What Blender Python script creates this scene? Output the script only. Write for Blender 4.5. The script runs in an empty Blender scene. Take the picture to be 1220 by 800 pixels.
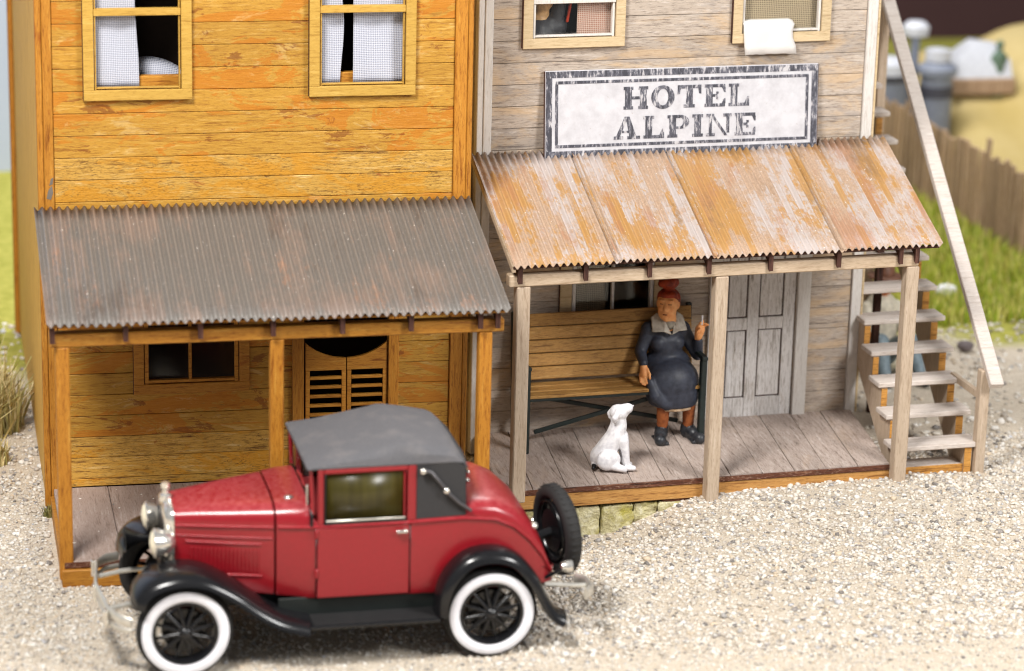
import bpy, math, random
import numpy as np
from mathutils import Vector, Matrix
random.seed(7); rng = np.random.default_rng(7)
SC = bpy.context.scene
COL = SC.collection

# ------------------------------------------------------------------ camera
PAN, TILT, ROLL = .2102, .2938, .025
CAM = Vector((-1.0662, -21.7645, 7.9989))
_f = Vector((math.sin(PAN)*math.cos(TILT), math.cos(PAN)*math.cos(TILT), -math.sin(TILT)))
_r0 = Vector((math.cos(PAN), -math.sin(PAN), 0)); _u0 = _r0.cross(_f)
_r = math.cos(ROLL)*_r0 + math.sin(ROLL)*_u0; _u = -math.sin(ROLL)*_r0 + math.cos(ROLL)*_u0
cd = bpy.data.cameras.new('camera'); cam = bpy.data.objects.new('camera', cd); COL.objects.link(cam)
M = Matrix((( _r.x, _u.x, -_f.x), (_r.y, _u.y, -_f.y), (_r.z, _u.z, -_f.z))).to_4x4(); M.translation = CAM
cam.matrix_world = M
cd.sensor_width = 36; cd.lens = 3480.06/1220*36; cd.clip_end = 500; cd.clip_start = .1
cd.dof.use_dof = True; cd.dof.focus_distance = 23.0; cd.dof.aperture_fstop = .55
SC.camera = cam

# ------------------------------------------------------------------ light: studio softboxes over the table, plus an added back lamp, pale room around
W = bpy.data.worlds.new('World'); SC.world = W; W.use_nodes = True
W.node_tree.nodes['Background'].inputs[0].default_value = (.93, .96, 1, 1)
W.node_tree.nodes['Background'].inputs[1].default_value = .29
def area(name, loc, target, size, energy, color):
    l = bpy.data.lights.new(name, 'AREA'); l.shape = 'RECTANGLE'; l.size, l.size_y = size; l.energy = energy; l.color = color
    o = bpy.data.objects.new(name, l); COL.objects.link(o); o.location = loc
    o.rotation_euler = (Vector(target)-Vector(loc)).to_track_quat('-Z', 'Y').to_euler()
area('softbox_key', (-3.6, -9.2, 14.6), (3.2, -1.2, 1), (4, 3), 3500, (1, .975, .94))
area('softbox_fill', (12, -10.5, 9.5), (4.5, 0, .8), (4, 3.5), 1700, (1, .985, .97))
area('added_back_light', (5, 9, 13), (5, 11.5, 0), (10, 4), 2100, (1, .99, .97))  # extra lamp without a known source, added to brighten backdrops and far grass
SC.view_settings.view_transform = 'Standard'; SC.view_settings.look = 'None'
SC.view_settings.exposure = .08; SC.view_settings.gamma = 1
SC.view_settings.use_curve_mapping = False
SC.cycles.use_denoising = True; SC.cycles.filter_width = 1.1

# ------------------------------------------------------------------ frames of reference
TH, GY, GX = .0669, .7618, 3.25          # the hotel stands turned a little and set back
def fromG(x, y, z=0.):
    return Vector((GX+math.cos(TH)*x-math.sin(TH)*y, GY+math.sin(TH)*x+math.cos(TH)*y, z))

# ------------------------------------------------------------------ materials
def s2l(c):
    return tuple(((v/255)/12.92 if v/255 <= .04045 else ((v/255+.055)/1.055)**2.4) for v in c)+(1.,)
class NT:
    def __init__(s, name):
        s.m = bpy.data.materials.new(name); s.m.use_nodes = True; s.t = s.m.node_tree; s.n = s.t.nodes
        s.b = s.n['Principled BSDF']
    def new(s, typ, **kw):
        n = s.n.new(typ)
        for k, v in kw.items(): setattr(n, k, v)
        return n
    def link(s, a, b): s.t.links.new(a, b)
    def coords(s, scale=(1, 1, 1), rnd=30., rot=(0, 0, 0)):
        tc = s.new('ShaderNodeTexCoord'); oi = s.new('ShaderNodeObjectInfo')
        mu = s.new('ShaderNodeMath', operation='MULTIPLY'); mu.inputs[1].default_value = rnd
        s.link(oi.outputs['Random'], mu.inputs[0])
        ad = s.new('ShaderNodeVectorMath', operation='ADD')
        s.link(tc.outputs['Object'], ad.inputs[0]); s.link(mu.outputs[0], ad.inputs[1])
        mp = s.new('ShaderNodeMapping'); mp.inputs['Scale'].default_value = scale; mp.inputs['Rotation'].default_value = rot
        s.link(ad.outputs[0], mp.inputs[0]); return mp.outputs[0]
    def noise(s, vec, scale, detail=4, rough=.6, dist=0.):
        n = s.new('ShaderNodeTexNoise'); n.inputs['Scale'].default_value = scale; n.inputs['Detail'].default_value = detail
        n.inputs['Roughness'].default_value = rough; n.inputs['Distortion'].default_value = dist
        s.link(vec, n.inputs['Vector']); return n.outputs[0]
    def ramp(s, fac, stops, interp='LINEAR'):
        r = s.new('ShaderNodeValToRGB'); e = r.color_ramp.elements; r.color_ramp.interpolation = interp
        while len(e) < len(stops): e.new(.5)
        for k, (p, c) in enumerate(stops): e[k].position = p; e[k].color = c if len(c) == 4 else tuple(c)+(1,)
        s.link(fac, r.inputs[0]); return r.outputs[0]
    def mask(s, fac, lo, hi):
        return s.ramp(fac, [(lo, (0, 0, 0, 1)), (hi, (1, 1, 1, 1))])
    def mix(s, fac, a, b, mode='MIX'):
        m = s.new('ShaderNodeMix', data_type='RGBA', blend_type=mode)
        for sock, v in ((m.inputs['Factor'], fac), (m.inputs[6], a), (m.inputs[7], b)):
            if isinstance(v, (float, int)): sock.default_value = v
            elif isinstance(v, tuple): sock.default_value = v
            else: s.link(v, sock)
        return m.outputs[2]
    def hsv(s, col, lo, hi):
        oi = s.new('ShaderNodeObjectInfo'); mr = s.new('ShaderNodeMapRange')
        mr.inputs[3].default_value = lo; mr.inputs[4].default_value = hi; s.link(oi.outputs['Random'], mr.inputs[0])
        h = s.new('ShaderNodeHueSaturation'); s.link(mr.outputs[0], h.inputs['Value']); s.link(col, h.inputs['Color']); return h.outputs[0]
    def bump(s, h, strength, dist=.01):
        b = s.new('ShaderNodeBump'); b.inputs['Strength'].default_value = strength; b.inputs['Distance'].default_value = dist
        s.link(h, b.inputs['Height']); s.link(b.outputs[0], s.b.inputs['Normal'])
    def done(s, col=None, rough=.6, **kw):
        if col is not None:
            if isinstance(col, tuple): s.b.inputs['Base Color'].default_value = col
            else: s.link(col, s.b.inputs['Base Color'])
        s.b.inputs['Roughness'].default_value = rough
        for k, v in kw.items(): s.b.inputs[k].default_value = v
        return s.m

def wood(name, mid, dark, light, axis='x', patches=(), rough=.62, jitter=(.88, 1.1), bump=.35, fleck=None, grain=1.):
    t = NT(name)
    ax = {'x': 0, 'y': 1, 'z': 2}[axis]
    def sc(a, c): v = [c, c, c]; v[ax] = a; return tuple(v)
    g = t.noise(t.coords(sc(3.6*grain, 44*grain)), 1., 7, .72, .3)
    col = t.ramp(g, [(.34, s2l(dark)), (.455, s2l(mid)), (.55, s2l(mid)), (.68, s2l(light))])
    fine = t.noise(t.coords(sc(15*grain, 150*grain)), 1., 4, .65)
    col = t.mix(t.mask(fine, .53, .64), col, t.mix(.62, col, s2l(dark)))
    for k, (c, scale, lo, hi, amt) in enumerate(patches):
        pn = t.noise(t.coords(sc(scale*.55, scale*1.6), 30.+7*k), 1., 7, .72, .8)
        mk = t.mask(pn, lo, hi)
        mm = t.new('ShaderNodeMath', operation='MULTIPLY'); t.link(mk, mm.inputs[0]); mm.inputs[1].default_value = amt
        pc = t.mix(.65, col, s2l(c)); col = t.mix(mm.outputs[0], col, pc)
    if fleck:
        fn = t.noise(t.coords(sc(30, 105), 11.), 1., 5, .75); fb_ = t.noise(t.coords(sc(2.5, 5), 19.), 1., 3, .6); fm = t.new('ShaderNodeMath', operation='MULTIPLY'); t.link(t.mask(fn, .53, .63), fm.inputs[0]); t.link(t.mask(fb_, .35, .6), fm.inputs[1]); col = t.mix(fm.outputs[0], col, t.mix(.75, col, s2l(fleck)))
    col = t.hsv(col, *jitter)
    mxh = t.mix(.5, g, fine); t.bump(mxh, bump, .012)
    return t.done(col, rough, **{'Specular IOR Level': .35})
def plain(name, c, rough=.5, var=.12, scale=18., bump=0., metal=0., **kw):
    t = NT(name); n = t.noise(t.coords(), scale, 4)
    a = s2l(c); col = t.ramp(n, [(.3, tuple(v*(1-var) for v in a[:3])), (.7, tuple(min(1, v*(1+var)) for v in a[:3]))])
    if bump: t.bump(n, bump, .006)
    return t.done(col, rough, Metallic=metal, **kw)

MT = {}
YP = [((184, 106, 10), 2.0, .53, .55, .95), ((218, 190, 128), 4.2, .57, .63, .5), ((112, 46, 8), 4.2, .585, .61, .95)]
MT['yplank'] = wood('ochre_stained_wood', (184, 136, 50), (138, 88, 26), (206, 164, 88), 'x', YP, .6, (.9, 1.06), .5)
MT['yplank_worn'] = wood('worn_ochre_wood', (204, 156, 70), (104, 64, 22), (228, 194, 128), 'x', [((206, 138, 16), 2.2, .50, .56, 1.), ((150, 60, 10), 5, .62, .68, .9)], .6, (.92, 1.06), .6, (88, 56, 22))
MT['ytrim'] = wood('orange_stained_trim_wood', (180, 120, 40), (124, 68, 12), (200, 146, 62), 'z', [((130, 56, 8), 3.5, .62, .68, .8)], .5)
MT['ytrim_x'] = wood('orange_stained_beam_wood', (180, 122, 42), (124, 68, 14), (200, 150, 66), 'x', [((140, 66, 10), 4, .6, .68, .8)], .5)
MT['yframe'] = wood('tan_window_wood', (190, 150, 68), (154, 112, 40), (206, 170, 90), 'x', (), .6, (.95, 1.05), .2)
MT['yside'] = wood('pale_side_wall_wood', (222, 174, 84), (178, 124, 46), (236, 198, 118), 'z', [((176, 112, 30), 1.6, .58, .7, .7)], .65)
MT['burnt'] = wood('burnt_cut_edge_wood', (74, 44, 34), (34, 18, 14), (110, 76, 62), 'z', (), .7)
GP = [((204, 170, 126), 2.0, .50, .62, .75), ((140, 134, 132), 3.0, .54, .64, .7)]
MT['gplank'] = wood('weathered_grey_wood', (176, 162, 148), (104, 92, 84), (206, 196, 186), 'x', GP, .72, (.9, 1.06), .5)
MT['gtrim'] = wood('whitewashed_trim_wood', (208, 203, 197), (184, 175, 166), (220, 216, 212), 'z', (), .7, (.97, 1.03), .15)
MT['gframe'] = wood('beige_window_wood', (196, 174, 138), (164, 140, 104), (214, 194, 160), 'x', (), .65, (.95, 1.05), .25)
MT['gpost'] = wood('grey_tan_post_wood', (188, 168, 146), (156, 134, 112), (206, 188, 168), 'z', (), .65, (.95, 1.05), .25)
MT['gbeam'] = wood('grey_tan_beam_wood', (190, 168, 142), (158, 134, 108), (210, 190, 166), 'x', (), .65, (.95, 1.05), .25)
MT['gdoor'] = wood('silver_grey_door_wood', (210, 206, 203), (142, 132, 122), (228, 226, 226), 'z', [((150, 126, 100), 4, .58, .68, .6)], .65, (.93, 1.06), .35)
MT['gdeck'] = wood('weathered_deck_wood', (176, 160, 150), (116, 100, 90), (204, 192, 184), 'y', [((188, 160, 132), 2.2, .54, .68, .6)], .72, (.86, 1.08), .5)
MT['ydeck'] = wood('brown_grey_deck_wood', (160, 142, 132), (122, 102, 92), (186, 172, 164), 'y', (), .6, (.94, 1.04), .3)
MT['fascia'] = wood('tan_fascia_wood', (188, 138, 76), (118, 72, 30), (210, 166, 104), 'x', [((112, 60, 26), 3, .56, .66, .8)], .65, (.95, 1.05), .4)
MT['lip'] = wood('dark_splintered_wood', (96, 54, 36), (44, 22, 14), (150, 104, 76), 'x', (), .75, (.95, 1.05), .8, (190, 160, 136))
MT['bench'] = wood('honey_bench_wood', (176, 132, 72), (112, 76, 36), (200, 160, 100), 'x', (), .6, (.92, 1.05), .4, (120, 84, 44))
MT['tread'] = wood('whitewashed_tread_wood', (204, 193, 184), (172, 157, 144), (220, 212, 204), 'x', (), .7, (.97, 1.03), .3)
MT['plyedge'] = wood('ply_edge_wood', (196, 140, 66), (110, 66, 24), (214, 166, 92), 'x', (), .65, (.95, 1.05), .7, None, .8)
MT['fence'] = wood('brown_fence_wood', (194, 162, 132), (138, 108, 84), (214, 186, 160), 'z', (), .75, (.7, 1.12), .3)
MT['interior'] = plain('dark_room_brown', (52, 38, 28), .9)  # room shade put into the colour, so the openings look dark
MT['iron'] = plain('dark_green_iron', (26, 36, 34), .5, .3)

def roof_mat(name, base, streaks, rough, spec, pitch, x0):
    """sheet paint with rust that follows single ridges and washes down the slope"""
    t = NT(name); b0 = s2l(base)[:3]
    g = t.noise(t.coords((60, 60, 60), 3.), 1., 3, .7)
    col = t.ramp(g, [(.35, tuple(v*.84 for v in b0)), (.65, tuple(min(1, v*1.1) for v in b0))])
    tc = t.new('ShaderNodeTexCoord'); sp = t.new('ShaderNodeSeparateXYZ'); t.link(tc.outputs['Object'], sp.inputs[0])
    sh = t.new('ShaderNodeMath', operation='SUBTRACT'); t.link(sp.outputs['X'], sh.inputs[0]); sh.inputs[1].default_value = x0-pitch/2
    sn = t.new('ShaderNodeMath', operation='SNAP'); t.link(sh.outputs[0], sn.inputs[0]); sn.inputs[1].default_value = pitch
    for k, (c, lo, hi, amt, sd) in enumerate(streaks):
        cb = t.new('ShaderNodeCombineXYZ'); mu = t.new('ShaderNodeMath', operation='MULTIPLY'); t.link(sn.outputs[0], mu.inputs[0]); mu.inputs[1].default_value = 9.3
        my = t.new('ShaderNodeMath', operation='MULTIPLY'); t.link(sp.outputs['Y'], my.inputs[0]); my.inputs[1].default_value = .9
        t.link(mu.outputs[0], cb.inputs[0]); t.link(my.outputs[0], cb.inputs[1]); cb.inputs[2].default_value = sd
        rid = t.noise(cb.outputs[0], 1., 3, .55); blob = t.noise(t.coords((1.7, .8, 1.7), sd), 1., 4, .6, .4); fine = t.noise(t.coords((40, 9, 40), sd), 1., 4, .7)
        a1 = t.new('ShaderNodeMath', operation='MULTIPLY_ADD'); t.link(rid, a1.inputs[0]); a1.inputs[1].default_value = .40
        a2 = t.new('ShaderNodeMath', operation='MULTIPLY_ADD'); t.link(fine, a2.inputs[0]); a2.inputs[1].default_value = .22
        a3 = t.new('ShaderNodeMath', operation='MULTIPLY'); t.link(blob, a3.inputs[0]); a3.inputs[1].default_value = .38
        t.link(a3.outputs[0], a2.inputs[2]); t.link(a2.outputs[0], a1.inputs[2])
        mk = t.mask(a1.outputs[0], lo, hi); m2 = t.new('ShaderNodeMath', operation='MULTIPLY'); t.link(mk, m2.inputs[0]); m2.inputs[1].default_value = amt
        col = t.mix(m2.outputs[0], col, s2l(c))
    w = t.noise(t.coords((38, 38, 38), 5.), 1., 2, .5); col = t.mix(t.mask(w, .71, .75), col, s2l((214, 206, 198)))
    t.bump(g, .4, .006)
    return t.done(col, rough, **{'Specular IOR Level': spec})
MT['yroof'] = roof_mat('weathered_grey_corrugated', (116, 110, 104), [((150, 126, 112), .50, .58, .5, 13.), ((178, 130, 100), .575, .63, .5, 23.), ((88, 74, 66), .54, .61, .5, 31.)], .42, .5, 3.358/53, -.161)
MT['groof'] = roof_mat('rusty_tan_corrugated', (178, 152, 130), [((184, 178, 178), .495, .54, .7, 5.), ((176, 132, 70), .505, .54, .85, 41.), ((166, 120, 90), .52, .58, .6, 17.), ((132, 104, 78), .56, .62, .55, 29.)], .7, .3, 3.561/63, .10)

def fabric(name, c, c2, scale=70., rough=.85):
    t = NT(name); vec = t.coords((1, 1, 1), 0.)
    def wave(d):
        w = t.new('ShaderNodeTexWave', wave_type='BANDS', bands_direction=d, wave_profile='SIN'); w.inputs['Scale'].default_value = scale
        w.inputs['Distortion'].default_value = .5; w.inputs['Detail'].default_value = 1; t.link(vec, w.inputs['Vector']); return w.outputs['Fac']
    w = t.mix(.5, wave('X'), wave('Z'), 'MULTIPLY'); w = t.mix(.5, wave('X'), wave('Z'))
    col = t.ramp(w, [(.15, s2l(c2)), (.6, s2l(c))]); t.bump(w, .5, .006)
    return t.done(col, rough)
MT['cloth'] = fabric('white_woven_cloth', (196, 198, 208), (128, 132, 150), 23.)
MT['cloth_plain'] = fabric('bleached_cloth', (224, 220, 216), (202, 197, 193), 40.)
MT['net'] = fabric('dusty_net_cloth', (188, 168, 140), (110, 92, 70), 20.)
MT['netred'] = fabric('red_brown_net_cloth', (206, 176, 164), (160, 104, 78), 20.)

def glass(name, tint=(.9, .95, .95, 1), alpha=.12, rough=.05):
    t = NT(name); tr = t.new('ShaderNodeBsdfTransparent'); tr.inputs[0].default_value = tint
    gl = t.new('ShaderNodeBsdfGlossy'); gl.inputs['Roughness'].default_value = rough
    mx = t.new('ShaderNodeMixShader'); mx.inputs[0].default_value = alpha
    t.link(tr.outputs[0], mx.inputs[1]); t.link(gl.outputs[0], mx.inputs[2])
    t.link(mx.outputs[0], t.n['Material Output'].inputs['Surface']); return t.m
MT['pane'] = glass('window_pane_film', (.94, .95, .94, 1), .04, .12)
t = NT('olive_celluloid'); tr = t.new('ShaderNodeBsdfTransparent'); tr.inputs[0].default_value = (.5, .45, .15, 1); sk_ = t.noise(t.coords((26, 1, 1.2), 0.), 1., 3)
t.done(t.ramp(sk_, [(.3, s2l((54, 48, 14))), (.7, s2l((74, 67, 24)))]), .30); mx = t.new('ShaderNodeMixShader'); mx.inputs[0].default_value = .93
t.link(tr.outputs[0], mx.inputs[1]); t.link(t.b.outputs[0], mx.inputs[2]); t.link(mx.outputs[0], t.n['Material Output'].inputs['Surface']); MT['carglass'] = t.m

# ------------------------------------------------------------------ mesh helpers
class MB:
    def __init__(s): s.v = []; s.f = []
    def add(s, vs, fs):
        o = len(s.v); s.v += [tuple(v) for v in vs]; s.f += [tuple(i+o for i in f) for f in fs]; return s
    def box(s, c, d, bev=0.):
        x, y, z = (k/2 for k in d)
        if bev <= 0:
            vs = [(c[0]+a*x, c[1]+b*y, c[2]+e*z) for a in (-1, 1) for b in (-1, 1) for e in (-1, 1)]
            return s.add(vs, [(0, 1, 3, 2), (4, 6, 7, 5), (0, 4, 5, 1), (2, 3, 7, 6), (0, 2, 6, 4), (1, 5, 7, 3)])
        bev = min(bev, x*.6, y*.6, z*.6); vs = []; idx = {}
        for a in (-1, 1):
            for b in (-1, 1):
                for e in (-1, 1):
                    for k in range(3):
                        p = [a*(x-bev), b*(y-bev), e*(z-bev)]; p[k] = (a*x, b*y, e*z)[k]
                        idx[a, b, e, k] = len(vs); vs.append((c[0]+p[0], c[1]+p[1], c[2]+p[2]))
        fs = []
        for k in range(3):
            for sg in (-1, 1):
                i, j = (k+1) % 3, (k+2) % 3; q = []
                for (p, r) in ((-1, -1), (1, -1), (1, 1), (-1, 1)):
                    t = [0, 0, 0]; t[k] = sg; t[i] = p; t[j] = r; q.append(idx[t[0], t[1], t[2], k])
                fs.append(tuple(q if sg > 0 else q[::-1]))
        for k in range(3):      # edge chamfers along axis k
            i, j = (k+1) % 3, (k+2) % 3
            for p in (-1, 1):
                for r in (-1, 1):
                    q = []
                    for (e, kk) in ((-1, i), (1, i), (1, j), (-1, j)):
                        t = [0, 0, 0]; t[k] = e; t[i] = p; t[j] = r; q.append(idx[t[0], t[1], t[2], kk])
                    fs.append(tuple(q if p*r < 0 else q[::-1]))
        for a in (-1, 1):
            for b in (-1, 1):
                for e in (-1, 1):
                    q = [idx[a, b, e, k] for k in range(3)]; fs.append(tuple(q if a*b*e > 0 else q[::-1]))
        return s.add(vs, fs)
    def loft(s, rings, closed=True, cap=True):
        n = len(rings[0]); o = len(s.v)
        for r in rings: s.v += [tuple(p) for p in r]
        for i in range(len(rings)-1):
            for j in range(n if closed else n-1):
                k = (j+1) % n; s.f.append((o+i*n+j, o+i*n+k, o+(i+1)*n+k, o+(i+1)*n+j))
        if cap and closed:
            s.f.append(tuple(o+j for j in range(n))[::-1]); m = o+(len(rings)-1)*n; s.f.append(tuple(m+j for j in range(n)))
        return s
    def tube(s, pts, rad, n=10, flat=(1, 1)):
        pts = [Vector(p) for p in pts]; rad = rad if isinstance(rad, (list, tuple)) else [rad]*len(pts); rings = []
        ref = None
        for i, p in enumerate(pts):
            t = (pts[min(i+1, len(pts)-1)]-pts[max(i-1, 0)]).normalized()
            if ref is None: ref = Vector((0, 0, 1)) if abs(t.z) < .9 else Vector((1, 0, 0))
            a = (ref-t*ref.dot(t)).normalized(); b = t.cross(a); ref = a
            rings.append([p+rad[i]*(flat[0]*math.cos(2*math.pi*k/n)*a+flat[1]*math.sin(2*math.pi*k/n)*b) for k in range(n)])
        return s.loft(rings)
    def ell(s, c, r, rot=None, nu=14, nv=9):
        R = rot or Matrix.Identity(3); c = Vector(c); rings = []
        for i in range(1, nv):
            a = math.pi*i/nv
            rings.append([c+R@Vector((r[0]*math.sin(a)*math.cos(2*math.pi*j/nu), r[1]*math.sin(a)*math.sin(2*math.pi*j/nu), -r[2]*math.cos(a))) for j in range(nu)])
        return s.loft(rings)
    def cap_(s, p0, p1, r0, r1=None, n=12):
        r1 = r0 if r1 is None else r1; p0, p1 = Vector(p0), Vector(p1); d = (p1-p0); L = d.length; d = d.normalized() if L > 1e-6 else Vector((0, 0, 1))
        st = [(p0-d*r0*math.cos(a), r0*math.sin(a)) for a in (.25, .6, 1.0, 1.35)] + [(p0, r0), (p1, r1)] + [(p1+d*r1*math.cos(a), r1*math.sin(a)) for a in (1.35, 1.0, .6, .25)]
        ref = Vector((0, 0, 1)) if abs(d.z) < .9 else Vector((1, 0, 0)); a = (ref-d*ref.dot(d)).normalized(); b = d.cross(a)
        return s.loft([[q+r*(math.cos(2*math.pi*k/n)*a+math.sin(2*math.pi*k/n)*b) for k in range(n)] for q, r in st])
    def lathe(s, prof, axis='y', c=(0, 0, 0), n=32, closed=False):
        rings = []
        for (r, h) in prof:
            ring = []
            for k in range(n):
                a = 2*math.pi*k/n; p = {'y': (r*math.cos(a), h, r*math.sin(a)), 'x': (h, r*math.cos(a), r*math.sin(a)), 'z': (r*math.cos(a), r*math.sin(a), h)}[axis]
                ring.append((c[0]+p[0], c[1]+p[1], c[2]+p[2]))
            rings.append(ring)
        if closed: rings.append(rings[0])
        return s.loft(rings, True, not closed)
    def prism(s, poly, y0, y1):          # polygon in x-z pushed along y
        n = len(poly); vs = [(x, y0, z) for x, z in poly]+[(x, y1, z) for x, z in poly]
        return s.add(vs, [tuple(range(n))[::-1], tuple(range(n, 2*n))]+[(i, (i+1) % n, n+(i+1) % n, n+i) for i in range(n)])
    def mesh(s, name, smooth=False, angle=None):
        me = bpy.data.meshes.new(name); me.from_pydata(s.v, [], s.f); me.validate()
        import bmesh
        b = bmesh.new(); b.from_mesh(me); bmesh.ops.recalc_face_normals(b, faces=b.faces); b.to_mesh(me); b.free()
        if smooth or angle:
            me.shade_smooth()
            if angle: me.set_sharp_from_angle(angle=math.radians(angle))
        return me
def link(name, me, mat, parent=None, loc=(0, 0, 0), rot=(0, 0, 0)):
    if mat is not None and not me.materials: me.materials.append(MT[mat] if isinstance(mat, str) else mat)
    o = bpy.data.objects.new(name, me); COL.objects.link(o); o.parent = parent; o.location = loc; o.rotation_euler = rot; return o
def part(name, mb, mat, parent=None, loc=(0, 0, 0), rot=(0, 0, 0), smooth=False, angle=None):
    return link(name, mb.mesh(name, smooth, angle), mat, parent, loc, rot)
_cache = {}
def bx(name, mat, parent, c, d, bev=.006, rot=(0, 0, 0)):
    """one chamfered board; boards of the same size and wood share their mesh"""
    key = (name, mat, tuple(round(k, 3) for k in d), round(bev, 4))
    if key not in _cache: _cache[key] = MB().box((0, 0, 0), d, bev).mesh(name)
    return link(name, _cache[key], mat, parent, c, rot)
def lap(name, mat, parent, x0, x1, y0, y1, z0, z1, bev=.006):
    return bx(name, mat, parent, ((x0+x1)/2, (y0+y1)/2, (z0+z1)/2), (x1-x0, y1-y0, z1-z0), bev)
def empty(name, loc, rz=0.):
    o = bpy.data.objects.new(name, None); COL.objects.link(o); o.location = loc; o.rotation_euler = (0, 0, rz); o.empty_display_size = .1; return o
def tag(o, label, cat, group=None):
    o['label'] = label; o['category'] = cat
    if group: o['group'] = group
    return o
def struct(o, kind='structure', label=None):
    o['kind'] = kind
    if label: o['label'] = label
    return o
def remesh(o, voxel, it=4, fac=.5):
    m = o.modifiers.new('remesh', 'REMESH'); m.mode = 'VOXEL'; m.voxel_size = voxel; m.use_smooth_shade = True
    k = o.modifiers.new('smooth', 'SMOOTH'); k.iterations = it; k.factor = fac
    return o

# ------------------------------------------------------------------ ground
def gpt(lx, ly): return fromG(lx, ly)
DIP = gpt(.72, -1.42)
def hgt(x, y):
    d2 = ((x-DIP.x)/.78)**2+((y-DIP.y)/.62)**2
    z = -.33*np.exp(-d2**1.5) - .02
    z = z + .012*np.sin(x*2.1+.5)*np.cos(y*1.7) + .007*np.sin(x*7.3+2*np.sin(y*4.1))*np.sin(y*8.7+1.5*np.cos(x*5.2)) + .004*np.sin(x*17+y*9)*np.cos(y*21-x*6)
    back = np.clip((y-4)/10, 0, 1); z = z - .03*back*0
    return z
def grid_mesh(name, xs, ys, zf):
    X, Y = np.meshgrid(xs, ys, indexing='ij'); Z = zf(X, Y)
    v = np.stack([X, Y, Z], -1).reshape(-1, 3); n = len(ys)
    i = (np.arange(len(xs)-1)[:, None]*n+np.arange(n-1)[None]).ravel(); f = np.stack([i, i+n, i+n+1, i+1], -1)
    me = bpy.data.meshes.new(name); me.from_pydata(v.tolist(), [], f.tolist()); me.shade_smooth(); return me
def nonuni(lo, a, b, hi, fine, coarse):
    return np.concatenate([np.arange(lo, a, coarse), np.arange(a, b, fine), np.arange(b, hi+coarse, coarse)])
t = NT('sandy_gravel_ground')
n1 = t.noise(t.coords((1, 1, 1), 0.), 70, 6, .7); n2 = t.noise(t.coords((1, 1, 1), 0.), 9, 5, .6); n3 = t.noise(t.coords((1, 1, 1), 0.), .9, 4, .6)
c = t.ramp(n1, [(.3, s2l((168, 153, 134))), (.5, s2l((212, 199, 180))), (.7, s2l((231, 222, 208)))])
c = t.mix(t.mask(n2, .45, .7), c, t.mix(.4, c, s2l((190, 172, 150))))
tc = t.new('ShaderNodeTexCoord'); sx = t.new('ShaderNodeSeparateXYZ'); t.link(tc.outputs['Object'], sx.inputs[0])
ad = t.new('ShaderNodeMath', operation='MULTIPLY_ADD'); t.link(n3, ad.inputs[0]); ad.inputs[1].default_value = 3.; t.link(sx.outputs['Y'], ad.inputs[2])
mr = t.new('ShaderNodeMapRange'); mr.inputs[1].default_value = 4.4; mr.inputs[2].default_value = 5.4; t.link(ad.outputs[0], mr.inputs[0])
soil = t.ramp(n2, [(.3, s2l((150, 150, 64))), (.7, s2l((190, 184, 96)))])
c = t.mix(mr.outputs[0], c, soil)
t.bump(n1, .8, .02)
gm = t.done(c, .95, **{'Specular IOR Level': .1})
ground = link('ground', grid_mesh('ground', nonuni(-14, -2, 9.5, 26, .07, .8), nonuni(-10, -5, 2.2, 24, .07, .8), hgt), gm); struct(ground)

# pebbles: real little stones, one mass
def pebbles(name, pts, rad, cols, mat):
    ph = (1+5**.5)/2
    iv = np.array([(-1, ph, 0), (1, ph, 0), (-1, -ph, 0), (1, -ph, 0), (0, -1, ph), (0, 1, ph), (0, -1, -ph), (0, 1, -ph), (ph, 0, -1), (ph, 0, 1), (-ph, 0, -1), (-ph, 0, 1)])/1.902
    ifc = np.array([(0, 11, 5), (0, 5, 1), (0, 1, 7), (0, 7, 10), (0, 10, 11), (1, 5, 9), (5, 11, 4), (11, 10, 2), (10, 7, 6), (7, 1, 8), (3, 9, 4), (3, 4, 2), (3, 2, 6), (3, 6, 8), (3, 8, 9), (4, 9, 5), (2, 4, 11), (6, 2, 10), (8, 6, 7), (9, 8, 1)])
    n = len(pts); V = iv[None]*(1+.22*rng.standard_normal((n, 12, 1)))
    V = V*(rad[:, None, None]*np.stack([rng.uniform(.8, 1.35, n), rng.uniform(.75, 1.2, n), rng.uniform(.5, .85, n)], -1)[:, None, :])
    a = rng.uniform(0, 6.283, n); ca, sa = np.cos(a)[:, None], np.sin(a)[:, None]
    V = np.stack([V[..., 0]*ca-V[..., 1]*sa, V[..., 0]*sa+V[..., 1]*ca, V[..., 2]], -1)+pts[:, None, :]
    F = (ifc[None]+12*np.arange(n)[:, None, None]).reshape(-1, 3)
    me = bpy.data.meshes.new(name); me.vertices.add(n*12); me.vertices.foreach_set('co', V.astype(np.float32).ravel())
    me.loops.add(len(F)*3); me.loops.foreach_set('vertex_index', F.astype(np.int32).ravel())
    me.polygons.add(len(F)); me.polygons.foreach_set('loop_start', np.arange(0, len(F)*3, 3, dtype=np.int32))
    at = me.color_attributes.new('tint', 'FLOAT_COLOR', 'POINT')
    at.data.foreach_set('color', np.repeat(np.concatenate([cols, np.ones((n, 1))], 1), 12, 0).astype(np.float32).ravel())
    me.update(); me.validate()
    return link(name, me, mat)
t = NT('pebble_stone'); a_ = t.new('ShaderNodeVertexColor', layer_name='tint'); nn = t.noise(t.coords((1, 1, 1), 0.), 120, 3)
MT['pebble'] = t.done(t.mix(.25, a_.outputs[0], t.ramp(nn, [(.3, (.25, .22, .18)), (.7, (.9, .86, .8))])), .9, **{'Specular IOR Level': .2})
PAL = np.array([s2l(c)[:3] for c in ((232, 227, 219), (216, 207, 194), (198, 184, 166), (180, 168, 154), (230, 221, 206), (166, 162, 160), (136, 128, 124), (88, 82, 80), (208, 186, 156), (190, 192, 200))])
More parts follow.
